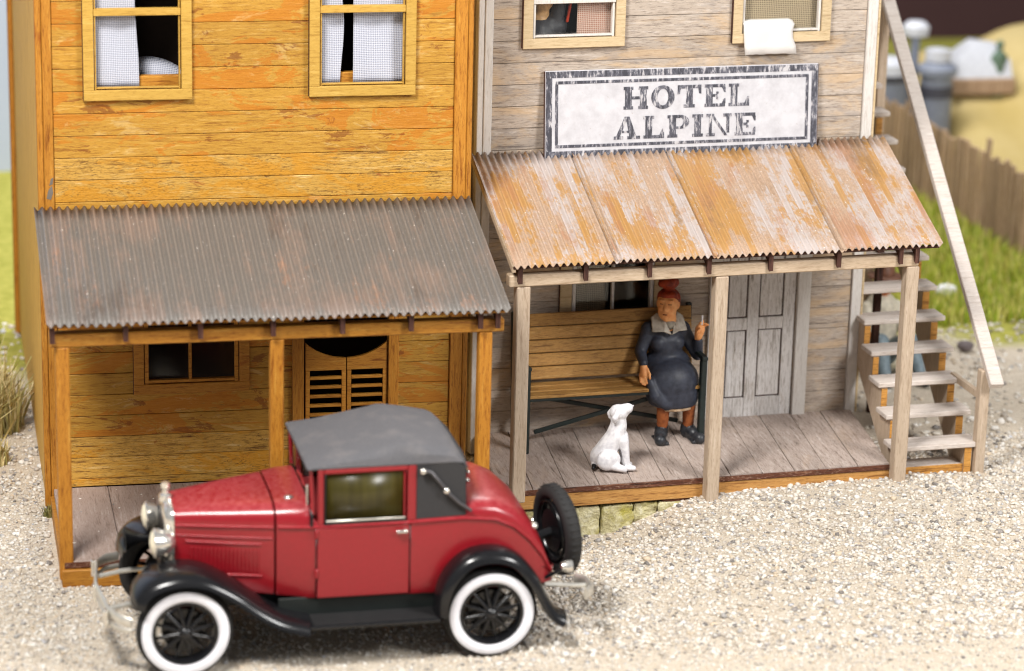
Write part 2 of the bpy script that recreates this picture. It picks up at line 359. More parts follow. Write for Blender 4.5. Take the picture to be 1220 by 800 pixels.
PW = np.array([.20, .20, .16, .12, .13, .06, .05, .03, .04, .01])
def in_foot(x, y):
    c_, s_ = math.cos(TH), math.sin(TH); lx = c_*(x-GX)+s_*(y-GY); ly = -s_*(x-GX)+c_*(y-GY)
    return ((x > -.12) & (x < 3.2) & (y > -1.6)) | ((lx > .2) & (lx < 3.42) & (ly > -1.2))
def scatter(n, x0, x1, y0, y1):
    x = rng.uniform(x0, x1, n); y = rng.uniform(y0, y1, n); k = ~in_foot(x, y); return x[k], y[k]
xs, ys, rs = [], [], []
for n, x0, x1, y0, y1, r0, r1 in ((70000, -1.4, 8.6, -4.9, .8, .006, .019), (12000, 2.6, 8.6, -3.6, .8, .012, .032), (5000, -1.4, 9.5, .4, 5.2, .015, .04), (5000, -2.4, 0, -3, 3.4, .01, .028)):
    x, y = scatter(n, x0, x1, y0, y1); xs.append(x); ys.append(y); rs.append(r0+(r1-r0)*rng.beta(1.3, 3.2, len(x)))
x, y, r_ = map(np.concatenate, (xs, ys, rs))
den = .5+.5*np.sin(x*1.9+1.3*np.sin(y*1.6))*np.cos(y*2.3+.9*np.sin(x*1.2))      # sandy bare patches and stonier drifts
keep = rng.random(len(x)) < np.clip(.55+.6*den, 0, 1)*np.clip((y+5.2)/1.6, .25, 1); x, y, r_ = x[keep], y[keep], r_[keep]
dx_, dy_, nd = rng.uniform(0, 1.2, 26), rng.uniform(-1.5, -.1, 26), 26       # grains trodden onto the saloon deck
x = np.concatenate([x, dx_]); y = np.concatenate([y, dy_]); r_ = np.concatenate([r_, rng.uniform(.004, .013, nd)])
zz = hgt(x, y); zz[-nd:] = .160
cc = PAL[rng.choice(len(PAL), len(x), p=PW)]*rng.uniform(.85, 1.08, (len(x), 1))
struct(pebbles('gravel', np.stack([x, y, zz+r_*.3], -1), r_, np.clip(cc, 0, 1), 'pebble'), 'stuff', 'pale beige gravel strewn over the sandy ground')

# ------------------------------------------------------------------ walls made of boards
def rows(parent, x0, x1, edges, openings, matf, y=0., th=.03, name='plank'):
    for k in range(len(edges)-1):
        z0, z1 = edges[k], edges[k+1]; cuts = [(x0, x1)]
        for (a, b, c_, d) in openings:
            if z1 > c_+.02 and z0 < d-.02:
                nc = []
                for (p, q) in cuts:
                    if a > p: nc.append((p, min(a, q)))
                    if b < q: nc.append((max(b, p), q))
                cuts = [(p, q) for p, q in nc if q-p > .01]
        for (p, q) in cuts:
            dy = random.uniform(-.002, .002)
            lap(name, matf(k, z0), parent, p, q, y-th+dy, y+dy, z0+.0018, z1-.0018, .0035)
def hole_slab(parent, name, mat, x0, x1, y0, y1, z0, z1, openings):
    """a solid backing sheet behind the boards with the openings left out"""
    mb = MB(); xs = sorted({x0, x1, *[v for o in openings for v in o[:2]]}); zs = sorted({z0, z1, *[v for o in openings for v in o[2:]]})
    for i in range(len(xs)-1):
        for j in range(len(zs)-1):
            cx, cz = (xs[i]+xs[i+1])/2, (zs[j]+zs[j+1])/2
            if any(a < cx < b and c_ < cz < d for a, b, c_, d in openings): continue
            mb.box((cx, (y0+y1)/2, cz), (xs[i+1]-xs[i], y1-y0, zs[j+1]-zs[j]))
    return part(name, mb, mat, parent)
def window(parent, x0, x1, z0, z1, fw, framemat, sashmat, y=0., rail=None, mull=None, sash=.03, proud=.045, pane=True):
    """fw: width of the casing; x0..z1 is the outside of the casing"""
    w = bx('window', framemat, parent, ((x0+x1)/2, y-proud/2-.03, z0+fw/2), (x1-x0, proud, fw), .004)
    o = Vector(w.location)
    def sub(n, m, a, b, c_, d, ya, yb, bev=.003):
        return bx(n, m, w, ((a+b)/2-o.x, (ya+yb)/2-o.y, (c_+d)/2-o.z), (b-a, yb-ya, d-c_), bev)
    ya, yb = y-proud-.03, y-.03
    sub('frame', framemat, x0, x0+fw, z0+fw, z1-fw, ya, yb); sub('frame', framemat, x1-fw, x1, z0+fw, z1-fw, ya, yb); sub('frame', framemat, x0, x1, z1-fw, z1, ya, yb)
    ix0, ix1, iz0, iz1 = x0+fw, x1-fw, z0+fw, z1-fw
    # scorched cut edges just outside and inside the casing
    sub('cut_edge', 'burnt', x0-.004, x0, z0+.003, z1-.003, ya+.006, yb, .001)
    sa, sb = y-.055, y-.01
    for (a, b, c_, d) in ((ix0+.006, ix0+.006+sash, iz0, iz1), (ix1-sash-.006, ix1-.006, iz0, iz1), (ix0+.006+sash, ix1-sash-.006, iz0+.008, iz0+.008+sash*.8)):
        sub('sash', sashmat, a, b, c_, d, sa, sb)
    if rail: sub('sash', sashmat, ix0+.002, ix1-.002, rail[0], rail[1], sa-.012, sb)
    if mull is not None: sub('mullion', sashmat, mull-.012, mull+.012, iz0+.03, iz1, sa+.004, sb-.006)
    if pane: sub('pane', 'pane', ix0, ix1, iz0, iz1, y-.004, y+.002, .0005)
    return w

# corrugated sheet, local x along the eave, y from wall (0) to eave (-L), sloping down
def corrugated(parent, x0, x1, L, drop, ztop, pitch, amp, mat, y0=0., wob=.004, seed=0, lift=0.):
    rr = np.random.default_rng(seed); nper = max(1, round((x1-x0)/pitch)); nx = nper*8+1; ny = 9
    xs = np.linspace(x0, x1, nx); tt = np.linspace(0, 1, ny); X, T = np.meshgrid(xs, tt, indexing='ij')
    ph = (X-x0)/(x1-x0)*nper*2*math.pi
    Z = amp*np.cos(ph)+wob*np.sin(X*5+seed)*np.sin(T*4+seed)+lift
    Y = y0-L*T+.004*np.sin(X*9+seed)*(T > .99); Zt = ztop-drop*T+Z
    top = np.stack([X, Y, Zt], -1).reshape(-1, 3); bot = top-np.array([0, 0, .008]); n = nx*ny
    i = (np.arange(nx-1)[:, None]*ny+np.arange(ny-1)[None]).ravel()
    F = [(a, a+1, a+ny+1, a+ny) for a in i]+[(n+a, n+a+ny, n+a+ny+1, n+a+1) for a in i]
    for a in range(nx-1):
        p, q = a*ny, (a+1)*ny; F.append((p, q, n+q, n+p)); p, q = a*ny+ny-1, (a+1)*ny+ny-1; F.append((p, n+p, n+q, q))
    for a in range(ny-1):
        F.append((a, n+a, n+a+1, a+1)); p = (nx-1)*ny+a; F.append((p, p+1, n+p+1, n+p))
    mb = MB(); mb.v = [tuple(v) for v in np.concatenate([top, bot])]; mb.f = F
    return part('roof_sheet', mb, mat, parent, smooth=True)

# ------------------------------------------------------------------ the ochre saloon
yb_ = empty('saloon_building', (0, 0, 0)); tag(yb_, 'ochre stained wooden two-storey house with grey corrugated porch roof and swing doors', 'building')
yedges = [.165]+[round(2.459+.1715*k, 4) for k in range(-13, 15)]
ZT = yedges[-1]
UW = [(.306, .967, 3.335, 4.58), (2.012, 2.68, 3.335, 4.58)]
LW = (.652, 1.40, .995, 1.72); DO = (1.905, 2.572, .165, 1.85)
yop = UW+[LW, DO]
rows(yb_, 0, 3.066, yedges, yop, lambda k, z: 'yplank_worn' if 2.44 < z < 2.7 or z < .5 else 'yplank')
hole_slab(yb_, 'backing', 'burnt', -.06, 3.18, .005, .03, 0.0, ZT-.01, yop)
def vtrim(parent, mat, x0, x1, y0, y1, z0, z1, bev=.006): return lap('corner_trim', mat, parent, x0, x1, y0, y1, z0, z1, bev)
vtrim(yb_, 'ytrim', -.075, -.002, -.05, .0, .02, ZT); vtrim(yb_, 'ytrim', -.125, -.078, -.05, .035, .02, ZT)
vtrim(yb_, 'ytrim', 3.068, 3.165, -.05, 0, .02, ZT); vtrim(yb_, 'ytrim', 3.168, 3.21, -.045, .035, .02, ZT)
BK = 4.9
for pl in ([(-.062, 2.50), (-.03, 2.49), (-.012, 2.545), (-.02, 2.60), (-.035, 2.585), (-.05, 2.56)], [(-.04, 2.60), (-.015, 2.61), (-.008, 2.665), (-.028, 2.65)]): part('scuff', MB().prism(pl, -.0515, -.0495), plain('grey_scuff_paint', (112, 104, 96), .8), yb_)
lap('side_wall', 'yside', yb_, -.11, -.08, .038, BK, 0, ZT, .004); vtrim(yb_, 'ytrim', -.155, -.112, BK-.16, BK, 0, ZT)
lap('side_wall', 'yside', yb_, 3.165, 3.195, .038, BK, 0, ZT, .004)
lap('back_wall', 'yside', yb_, -.08, 3.165, BK-.03, BK, 0, ZT, .004)
lap('floor', 'interior', yb_, -.08, 3.165, .032, BK-.03, .1, .15, .002); lap('floor', 'interior', yb_, -.08, 3.165, .07, BK-.03, 2.5, 2.56, .002)
lap('inner_wall', 'interior', yb_, -.08, 3.165, 1.2, 1.24, .15, ZT-.1, .002)
lap('roof', 'interior', yb_, -.16, 3.22, -.06, BK+.05, ZT+.002, ZT+.06, .004)
for (a, b, c_, d) in UW:
    window(yb_, a-.077, b+.077, c_-.085, d+.085, .08, 'yframe', 'yframe', rail=(3.895, 3.948), sash=.012, pane=False)
    lap('inner_sill', 'ytrim_x', yb_, a-.05, b+.05, .055, .115, c_-.01, c_+.075, .004)
window(yb_, LW[0]-.077, LW[1]+.075, LW[2]-.083, LW[3]+.08, .08, 'ytrim_x', 'ytrim_x', mull=1.014, sash=.03, proud=.03)
# door casing and the two swing leaves
for a, b in ((1.812, 1.903), (2.574, 2.655)): lap('door_casing', 'ytrim', yb_, a, b, -.065, -.032, .17, 1.95, .004)
lap('door_casing', 'ytrim_x', yb_, 1.903, 2.574, -.065, -.032, 1.86, 1.95, .004)
def leaf(x0, x1, inner):
    """saloon leaf: shaped head board, stiles and louvre slats; the head dips towards the meeting edge"""
    zc, R0 = 1.62, .475; cx = 2.243; pts = []
    for k in range(13):
        x = x0+(x1-x0)*k/12; pts.append((x, zc-math.sqrt(R0**2-(x-cx)**2)))
    poly = pts+[(x1, 1.048), (x0, 1.048)]
    d = part('swing_door', MB().prism(poly, -.042, -.014), 'ytrim_x', yb_)
    def sub(n, a, b, c_, e, ya=-.042, yb2=-.014): return bx(n, 'ytrim_x', d, ((a+b)/2, (ya+yb2)/2, (c_+e)/2), (b-a, yb2-ya, e-c_), .003)
    sub('stile', x0, x0+.034, .42, 1.046); sub('stile', x1-.034, x1, .42, 1.046)
    for k in range(8): sub('slat', x0+.035, x1-.035, 1.046-.076*k-.076+.001, 1.046-.076*k-.050)
leaf(1.918, 2.239, 1); leaf(2.247, 2.566, -1)
# porch
PY_ = -1.577
def post(parent, mat, x, y, z0, z1, w=.1): return bx('post', mat, parent, (x, y, (z0+z1)/2), (w, w, z1-z0), .008)
for x in (-.05, 1.493, 3.035): post(yb_, 'ytrim', x, PY_, .02, 1.80)
lap('beam', 'ytrim_x', yb_, -.14, 3.17, PY_-.052, PY_+.052, 1.802, 1.90, .008)
RX0, RX1, RD, RZB, RZF = -.161, 3.197, 1.697, 2.425, 1.994
sl = (RZB-RZF)/(RD-.03)
def rafter(parent, x, ye, zwall, slope, tail, mat='burnt', w=.036, dp=.075):
    poly = [(-.03, zwall-.035), (ye, zwall+slope*(ye+.03)-.035), (ye, zwall+slope*(ye+.03)-.035-tail), (ye+.030, zwall+slope*(ye+.06)-.035-tail*.97), (ye+.032, zwall+slope*(ye+.062)-.035-dp), (-.03, zwall-.035-dp)]
    vs = [(x-w/2, y, z) for y, z in poly]+[(x+w/2, y, z) for y, z in poly]; n = len(poly)
    mb = MB().add(vs, [tuple(range(n)), tuple(range(n, 2*n))]+[(i, (i+1) % n, n+(i+1) % n, n+i) for i in range(n)])
    return part('rafter', mb, mat, parent)
for x in (-.12, .40, .935, 1.46, 1.965, 2.47, 2.985, 3.115): rafter(yb_, x, -RD+.02, RZB, sl, .12)
lap('eave_board', 'ytrim_x', yb_, RX0+.01, RX1-.01, -RD+.012, -RD+.045, RZF-.032, RZF-.012, .003)
corrugated(yb_, RX0, RX1, RD-.03, RZB-RZF, RZB, .0634, .016, 'yroof', -.056, seed=3)
bw = .42
for k in range(8):
    x = -.06+bw*k; lap('deck_board', 'ydeck', yb_, x+.002, min(x+bw, 3.18)-.002, -1.62, -.034, .118, .16+random.uniform(0, .004), .005)
lap('deck_lip', 'lip', yb_, -.065, 3.18, -1.632, -1.622, .112, .158, .003)
lap('fascia', 'ytrim_x', yb_, -.085, 3.18, -1.66, -1.60, -.03, .108, .006); lap('fascia', 'ytrim_x', yb_, -.085, -.05, -1.598, -.055, -.03, .108, .005)

# cloth hung in the upper windows
def drape(name, x0, x1, z0, z1, y, mat, fold=.015, nf=3., skew=0., seed=0, parent=None, edge=.01, nx=26, nz=30):
    r2 = np.random.default_rng(seed); mb = MB(); rings = []
    for i in range(nz+1):
        tz = i/nz; row = []
        for j in range(nx+1):
            tx = j/nx; x = x0+(x1-x0)*tx+skew*(1-tz)*tx+edge*math.sin(tz*7+seed)*tx
            row.append((x, y+fold*math.sin(tx*nf*6.283+seed+tz*1.2)*(.4+.6*(1-tz))-.004*math.sin(tz*9+tx*3), z0+(z1-z0)*tz))
        rings.append(row)
    mb.loft(rings, closed=False); o = part(name, mb, mat, parent, smooth=True)
    m = o.modifiers.new('thick', 'SOLIDIFY'); m.thickness = .006; return o
tag(drape('curtain', .29, .632, 3.338, 4.55, .036, 'cloth', .008, 1.6, .012, 1), 'white woven curtain half drawn in the ochre house window nearest its outer corner', 'curtain', 'ochre house curtains')
tag(drape('curtain', 1.99, 2.175, 3.338, 4.55, .036, 'cloth', .007, 1.2, .03, 2, edge=-.02), 'narrow white woven curtain strip, the slimmer one in the window nearer the hotel', 'curtain', 'ochre house curtains')
tag(drape('curtain', 2.285, 2.69, 3.338, 4.55, .036, 'cloth', .008, 1.6, 0., 4, edge=.015), 'wide white woven curtain, the broader one in the ochre window nearer the hotel', 'curtain', 'ochre house curtains')
mb = MB().ell((.84, .34, 3.37), (.24, .16, .11), Matrix.Rotation(.35, 3, 'Y'), 18, 12)
tag(remesh(part('pillow', mb, 'cloth', smooth=True), .012, 3), 'white cloth pillow lying inside the half-curtained ochre house window', 'pillow')

# ------------------------------------------------------------------ the grey hotel (local frame of its own)
gb = empty('hotel_building', fromG(0, 0), TH); tag(gb, 'weathered grey wooden hotel with rusty corrugated porch roof and panelled door', 'building')
low = [.17]+[round(.19+.186*k, 4) for k in range(1, 12)]; gedges = low+[round(2.239+.0005+.1785*k, 4) for k in range(1, 15)]
GT = gedges[-1]
GUW = [(.589, 1.282, 3.515, 4.75), (2.362, 3.052, 3.508, 4.75)]
GLW = (.985, 1.70, 1.17, 1.80); GDO = (2.29, 2.972, .17, 1.95)
gop = GUW+[GLW, GDO]
rows(gb, .27, 3.466, gedges, gop, lambda k, z: 'gplank')
hole_slab(gb, 'backing', 'burnt', .16, 3.56, .005, .03, 0., GT-.01, gop)
vtrim(gb, 'gtrim', .198, .268, -.055, 0, .02, GT); vtrim(gb, 'gtrim', .146, .195, -.048, .035, .02, GT)
vtrim(gb, 'gtrim', 3.468, 3.556, -.055, 0, .17, GT); vtrim(gb, 'gframe', 3.557, 3.58, -.05, .035, .17, GT)
lap('side_wall', 'gplank', gb, .15, .19, .038, 4.2, 0, GT, .004); lap('side_wall', 'gplank', gb, 3.53, 3.57, .038, 4.2, 0, GT, .004)
lap('back_wall', 'gplank', gb, .19, 3.53, 4.16, 4.2, 0, GT, .004)
lap('floor', 'interior', gb, .19, 3.53, .032, 4.16, .1, .15, .002); lap('floor', 'interior', gb, .19, 3.53, .07, 4.16, 2.6, 2.66, .002)
lap('inner_wall', 'interior', gb, .19, 3.53, 1.4, 1.44, .15, GT-.1, .002)
lap('roof', 'interior', gb, .1, 3.62, -.06, 4.25, GT+.002, GT+.06, .004)
for (a, b, c_, d) in GUW:
    window(gb, a-.08, b+.08, c_-.085, d+.085, .08, 'gframe', 'gtrim', rail=(3.79, 3.84) if a < 1 else (4.05, 4.10), sash=.02)
window(gb, GLW[0]-.1, GLW[1]+.1, GLW[2]-.1, GLW[3]+.1, .1, 'gframe', 'gdoor', mull=1.343, sash=.03, proud=.03)
for a, b in ((2.19, 2.287), (2.977, 3.09)): lap('door_casing', 'gtrim', gb, a, b, -.07, -.032, .17, 2.05, .004)
lap('door_casing', 'gtrim', gb, 2.287, 2.977, -.07, -.032, 1.96, 2.05, .004)
# four-panel door
dr = lap('door', 'burnt', gb, 2.295, 2.967, -.012, .016, .175, 1.945, .003)
o_ = Vector(dr.location)
def dsub(n, a, b, c_, d, ya, yb2, bev=.006, m='gdoor'): return bx(n, m, dr, ((a+b)/2-o_.x, (ya+yb2)/2-o_.y, (c_+d)/2-o_.z), (b-a, yb2-ya, d-c_), bev)
for a, b in ((2.295, 2.365), (2.545, 2.645), (2.865, 2.967)): dsub('stile', a, b, .176, 1.944, -.034, -.0125, .004)
for a, b in ((2.366, 2.544), (2.646, 2.864)):
    for c_, d in ((.176, .36), (.96, 1.065), (1.84, 1.944)): dsub('rail', a, b, c_, d, -.0335, -.0125, .004)
    for c_, d in ((.36, .96), (1.065, 1.84)): dsub('panel', a+.011, b-.011, c_+.011, d-.011, -.026, -.0125, .010)
# porch of the hotel
SK = .10
def G2(x, y): return x+SK*y
gpz = {.2086: .045, 1.8333: -.072, 3.454: -.04}
for x, z0 in gpz.items(): post(gb, 'gpost', x, -1.274, z0, 1.82, .108)
lap('beam', 'gbeam', gb,   .09, 3.50, -1.322, -1.226, 1.822, 1.918, .008)
X0r, X1r, GD, GZB, GZF = .10, 3.661, 1.3734, 2.584, 2.011
sg = (GZB-GZF)/(GD-.03)
for x in (.17, .70, 1.22, 1.71, 2.225, 2.80, 3.33, 3.47): rafter(gb, x, -GD+.02, GZB, sg, .13)
part('bargeboard', MB().add([(X0r+dx, y, z) for dx in (0, .03) for y, z in ((-.06, GZB-.012), (-GD+.02, GZF-.012), (-GD+.02, GZF-.06), (-.06, GZB-.06))], [(0, 1, 2, 3), (4, 7, 6, 5), (0, 4, 5, 1), (1, 5, 6, 2), (2, 6, 7, 3), (3, 7, 4, 0)]), 'gbeam', gb)
lap('eave_board', 'burnt', gb, X0r+.01, X1r-.01, -GD+.012, -GD+.045, GZF-.034, GZF-.012, .003)
seams = [X0r, .96, 1.76, 2.83, X1r]
for k in range(4):
    a, b = seams[k], seams[k+1]; corrugated(gb, a-(.03 if k else 0), b, GD-.03, GZB-GZF, GZB, .0565, .015, 'groof', -.06, seed=k+11, lift=.006*(k % 2)+.001*k)
npl = 12
for k in range(npl):
    a = .20+.277*k; b = a+.277; z1 = random.uniform(-.002, .004); f_ = -1.215+random.uniform(-.006, .006)
    vs = [(G2(x, y)+(.035 if False else 0), y, z+.198+.068*y) for x, y in ((a+.0035, -.034), (b-.0035, -.034), (b-.0035, f_), (a+.0035, f_)) for z in (-.046, z1)]
    part('deck_board', MB().add(vs, [(0, 2, 4, 6), (1, 7, 5, 3), (0, 1, 3, 2), (2, 3, 5, 4), (4, 5, 7, 6), (6, 7, 1, 0)]), 'gdeck', gb)
lap('deck_lip', 'lip', gb, .07, 3.42, -1.232, -1.22, .066, .110, .003)
lap('fascia', 'fascia', gb, .06, 3.43, -1.222, -1.19, -.055, .064, .005); lap('fascia', 'fascia', gb, 3.395, 3.43, -1.188, -.06, -.055, .064, .005)
lap('plinth', 'lip', gb, 1.45, 3.36, -1.20, -.1, -.12, -.057, .005)
# foundation of rough yellow stones showing where the ground dips
t = NT('mossy_yellow_stone'); n1 = t.noise(t.coords((1, 1, 1), 30.), 8, 6, .7, .5); n2 = t.noise(t.coords((1, 1, 1), 17.), 4, 4, .6)
c = t.ramp(n1, [(.3, s2l((134, 124, 84))), (.5, s2l((206, 198, 156))), (.7, s2l((232, 228, 204)))]); c = t.mix(t.mask(n2, .45, .62), c, s2l((176, 166, 84))); t.bump(n1, 1., .05)
MT['stone'] = t.done(c, .9, **{'Specular IOR Level': .1})
RT = bpy.data.textures.new('rough', 'CLOUDS'); RT.noise_scale = .07; RT.noise_depth = 3
fo = empty('stone_foundation', fromG(.2, -1.09, -.045), TH); tag(fo, 'rough mossy yellow stone blocks under the edge of the hotel porch', 'foundation')
x = 0.; k = 0
while x < 1.5:
    wdt = random.uniform(.2, .34); r2 = random.random()
    for z0, z1 in (((-.42, -.03),) if r2 < .4 else ((-.42, -.2), (-.2, -.03))):
        mb = MB(); mb.box((0, 0, 0), (wdt-.008, .24, z1-z0-.008), .012); me = mb.mesh('stone')
        o = link('stone', me, 'stone', fo, (x+wdt/2, random.uniform(-.02, .02), (z0+z1)/2))
        m = o.modifiers.new('sub', 'SUBSURF'); m.subdivision_type = 'SIMPLE'; m.levels = m.render_levels = 4
        q_ = o.modifiers.new('rough', 'DISPLACE'); q_.texture = RT; q_.strength = .035; q_.mid_level = .6; q_.texture_coords = 'GLOBAL'
    x += wdt
lap('step_block', 'stone', fo, 1.5, 3.2, -.06, .4, -.3, -.075, .02)

# curtains and cloth of the hotel
def gthing(o, lx=0., ly=0., lz=0.): o.location = fromG(lx, ly, lz); o.rotation_euler = (0, 0, TH); return o
tag(gthing(drape('curtain', .98, 1.31, 3.45, 4.6, .022, 'netred', .004, 1.5, 0., 3)), 'red-brown net curtain behind the hotel window with the dark figure', 'curtain')
tag(gthing(drape('valance', .58, 1.30, 3.787, 4.0, .03, 'cloth_plain', .003, 1., 0., 5)), 'white cloth valance across the hotel window over the dark figure', 'curtain')
tag(gthing(drape('curtain', 2.34, 3.08, 3.45, 4.6, .03, 'net', .007, 2.2, 0., 6)), 'dusty beige net curtain behind the hotel window with the hanging towel', 'curtain')
tag(gthing(drape('curtain', .98, 1.33, 1.15, 1.75, .14, 'net', .01, 2., 0., 7)), 'dusty net curtain in the porch window behind the bench', 'curtain')
def towel():
    mb = MB(); rings = []; prof = [(.09, 3.60), (.02, 3.605), (-.05, 3.60), (-.083, 3.575), (-.09, 3.52), (-.094, 3.46), (-.10, 3.40), (-.112, 3.335)]
    for i, (y, z) in enumerate(prof):
        t_ = i/(len(prof)-1); rings.append([(2.362+.43*j/14+(.018*t_*j/14)+.02*t_+(-.02 if 3 < i < 6 and j > 12 else 0), y-.006*math.sin(j*.8+i)*t_, z+(random.uniform(-.004, .004) if i == 7 else 0)) for j in range(15)])
    o = part('towel', mb.loft(rings, closed=False), 'cloth_plain', smooth=True); m = o.modifiers.new('thick', 'SOLIDIFY'); m.thickness = .008
    return gthing(o)
tag(towel(), 'small white cloth hanging out over a hotel window sill above the sign', 'towel')

# ------------------------------------------------------------------ sign
t = NT('distressed_white_sign_paint'); n1 = t.noise(t.coords((7, 60, 7), 0.), 1., 5, .7); n2 = t.noise(t.coords((1, 1, 1), 0.), 40, 4, .7)
c = t.ramp(n1, [(.3, s2l((178, 176, 180))), (.6, s2l((198, 197, 201)))]); c = t.mix(t.mask(n2, .66, .74), c, s2l((168, 158, 152))); MT['signwhite'] = t.done(c, .7)
t = NT('worn_black_print'); n1 = t.noise(t.coords((42, 42, 9), 13.), 1., 5, .75, .4); n2 = t.noise(t.coords((6, 6, 6), 3.), 1., 4, .6)
ad = t.new('ShaderNodeMath', operation='MULTIPLY_ADD'); t.link(n2, ad.inputs[0]); ad.inputs[1].default_value = .35; t.link(n1, ad.inputs[2])
c = t.ramp(ad.outputs[0], [(.60, s2l((58, 58, 66))), (.71, s2l((96, 96, 106))), (.79, s2l((188, 185, 187)))]); MT['print'] = t.done(c, .75)
sw, sh = 2.345, .712
sgn = empty('hotel_sign', fromG(1.872, -.085, 2.885), TH); sgn.rotation_euler = (math.radians(-5), math.radians(.2), TH)
tag(sgn, 'white board sign with black border reading HOTEL ALPINE above the rusty roof', 'sign')
bx('board', 'signwhite', sgn, (0, 0, 0), (sw, .03, sh), .004)
def border(ins, w, y, mat='print'):
    a, b = sw/2-ins, sh/2-ins
    for (x0, x1, z0, z1) in ((-a, a, b-w, b), (-a, a, -b, -b+w), (-a, -a+w, -b+w, b-w), (a-w, a, -b+w, b-w)):
        bx('border_strip', mat, sgn, ((x0+x1)/2, y, (z0+z1)/2), (x1-x0, .004, z1-z0), .0006)
border(.006, .052, -.0165); border(.085, .024, -.0165)
for s_ in (-1, 1): bx('edge_strip', 'burnt', sgn, (s_*(sw/2+.0015), 0, 0), (.003, .029, sh-.006), .0005)
def letter(ch):
    h, w, st, sf = 1., .82, .29, .14; Q = []
    def b(x0, x1, z0, z1): Q.append([(x0, z0), (x1, z0), (x1, z1), (x0, z1)])
    def q(*p): Q.append(list(p))
    def arc(cx, cz, ro, ri, a0, a1, sx=1., sz=1., n=14, six=1.):
        for k in range(n):
            p, r = math.radians(a0+(a1-a0)*k/n), math.radians(a0+(a1-a0)*(k+1)/n)
            q((cx+ro*sx*math.cos(p), cz+ro*sz*math.sin(p)), (cx+ro*sx*math.cos(r), cz+ro*sz*math.sin(r)), (cx+ri[0]*math.cos(r), cz+ri[1]*math.sin(r)), (cx+ri[0]*math.cos(p), cz+ri[1]*math.sin(p)))
    if ch == 'H':
        w = 1.05
        for x in (.06, w-.06-st): b(x, x+st, sf, h-sf); b(x-.06, x+st+.06, 0, sf); b(x-.06, x+st+.06, h-sf, h)
        b(.06+st, w-.06-st, .44, .57)
    elif ch == 'O': w = 1.0; arc(.5, .5, 1., (.24, .37), 0, 360, .5, .52, 28)
    elif ch == 'T':
        w = 1.02; b(.51-st/2, .51+st/2, sf, h-.15); b(.51-.24, .51+.24, 0, sf); b(0, w, h-.15, h); q((0, h-.15), (.13, h-.15), (.09, .62), (0, .60)); q((w-.13, h-.15), (w, h-.15), (w, .60), (w-.09, .62))
    elif ch == 'E':
        w = .92; b(.07, .07+st, sf, h-sf); b(0, w-.02, 0, sf); b(0, w-.02, h-sf, h); b(.07+st, .56, .44, .56); b(.52, .62, .33, .44); b(.52, .62, .56, .67); q((.76, sf), (w, sf), (w, .36), (.86, .36)); q((.76, h-sf), (.86, .64), (w, .64), (w, h-sf))
    elif ch == 'L':
        w = .90; b(.09, .09+st, sf, h-sf); b(0, .46, h-sf, h); b(0, w, 0, sf); q((.70, sf), (w, sf), (w, .42), (.82, .42))
    elif ch == 'A':
        w = 1.12; q((.10, sf), (.26, sf), (.54, .80), (.46, 1.)); q((.66, sf), (.96, sf), (.66, 1.), (.54, .80)); q((.46, 1.), (.54, .80), (.66, 1.), (.66, 1.)); b(.34, .70, .28, .38); b(0, .40, 0, sf); b(.58, w, 0, sf)
    elif ch == 'P':
        w = .94; b(.08, .08+st, sf, h-sf); b(0, .44, 0, sf); b(0, .55, h-sf, h); b(.32, .55, .38, .49); arc(.55, .69, 1., (.13, .20), -90, 90, .39, .31, 12)
    elif ch == 'I': w = .46; b(.23-st/2, .23+st/2, sf, h-sf); b(0, w, 0, sf); b(0, w, h-sf, h)
    elif ch == 'N':
        w = 1.1; b(.12, .25, sf, h-sf); b(.88, 1.01, sf, h-sf); b(0, .38, 0, sf); b(.74, w, h-sf, h); b(0, .34, h-sf, h); q((.25, h-sf), (.34, h-sf+.06), (.94, .02), (.80, .02))
    return Q, w
def word(txt, xc, zc, hgt_, width):
    L = [letter(c_) for c_ in txt]; tot = sum(w for _, w in L)+.14*(len(L)-1); kx = width/tot; x = xc-width/2
    for Q, w in L:
        mb = MB()
        for i, poly in enumerate(Q):
            e = .00006*i; mb.prism([(px*kx-w*kx/2, pz*hgt_-hgt_/2) for px, pz in poly], -.0018-e, .001)
        part('letter', mb, 'print', sgn, (x+w*kx/2, -.0165, zc)); x += (w+.14)*kx
word('HOTEL', .03, .118, .185, 1.08); word('ALPINE', .02, -.125, .185, 1.22)

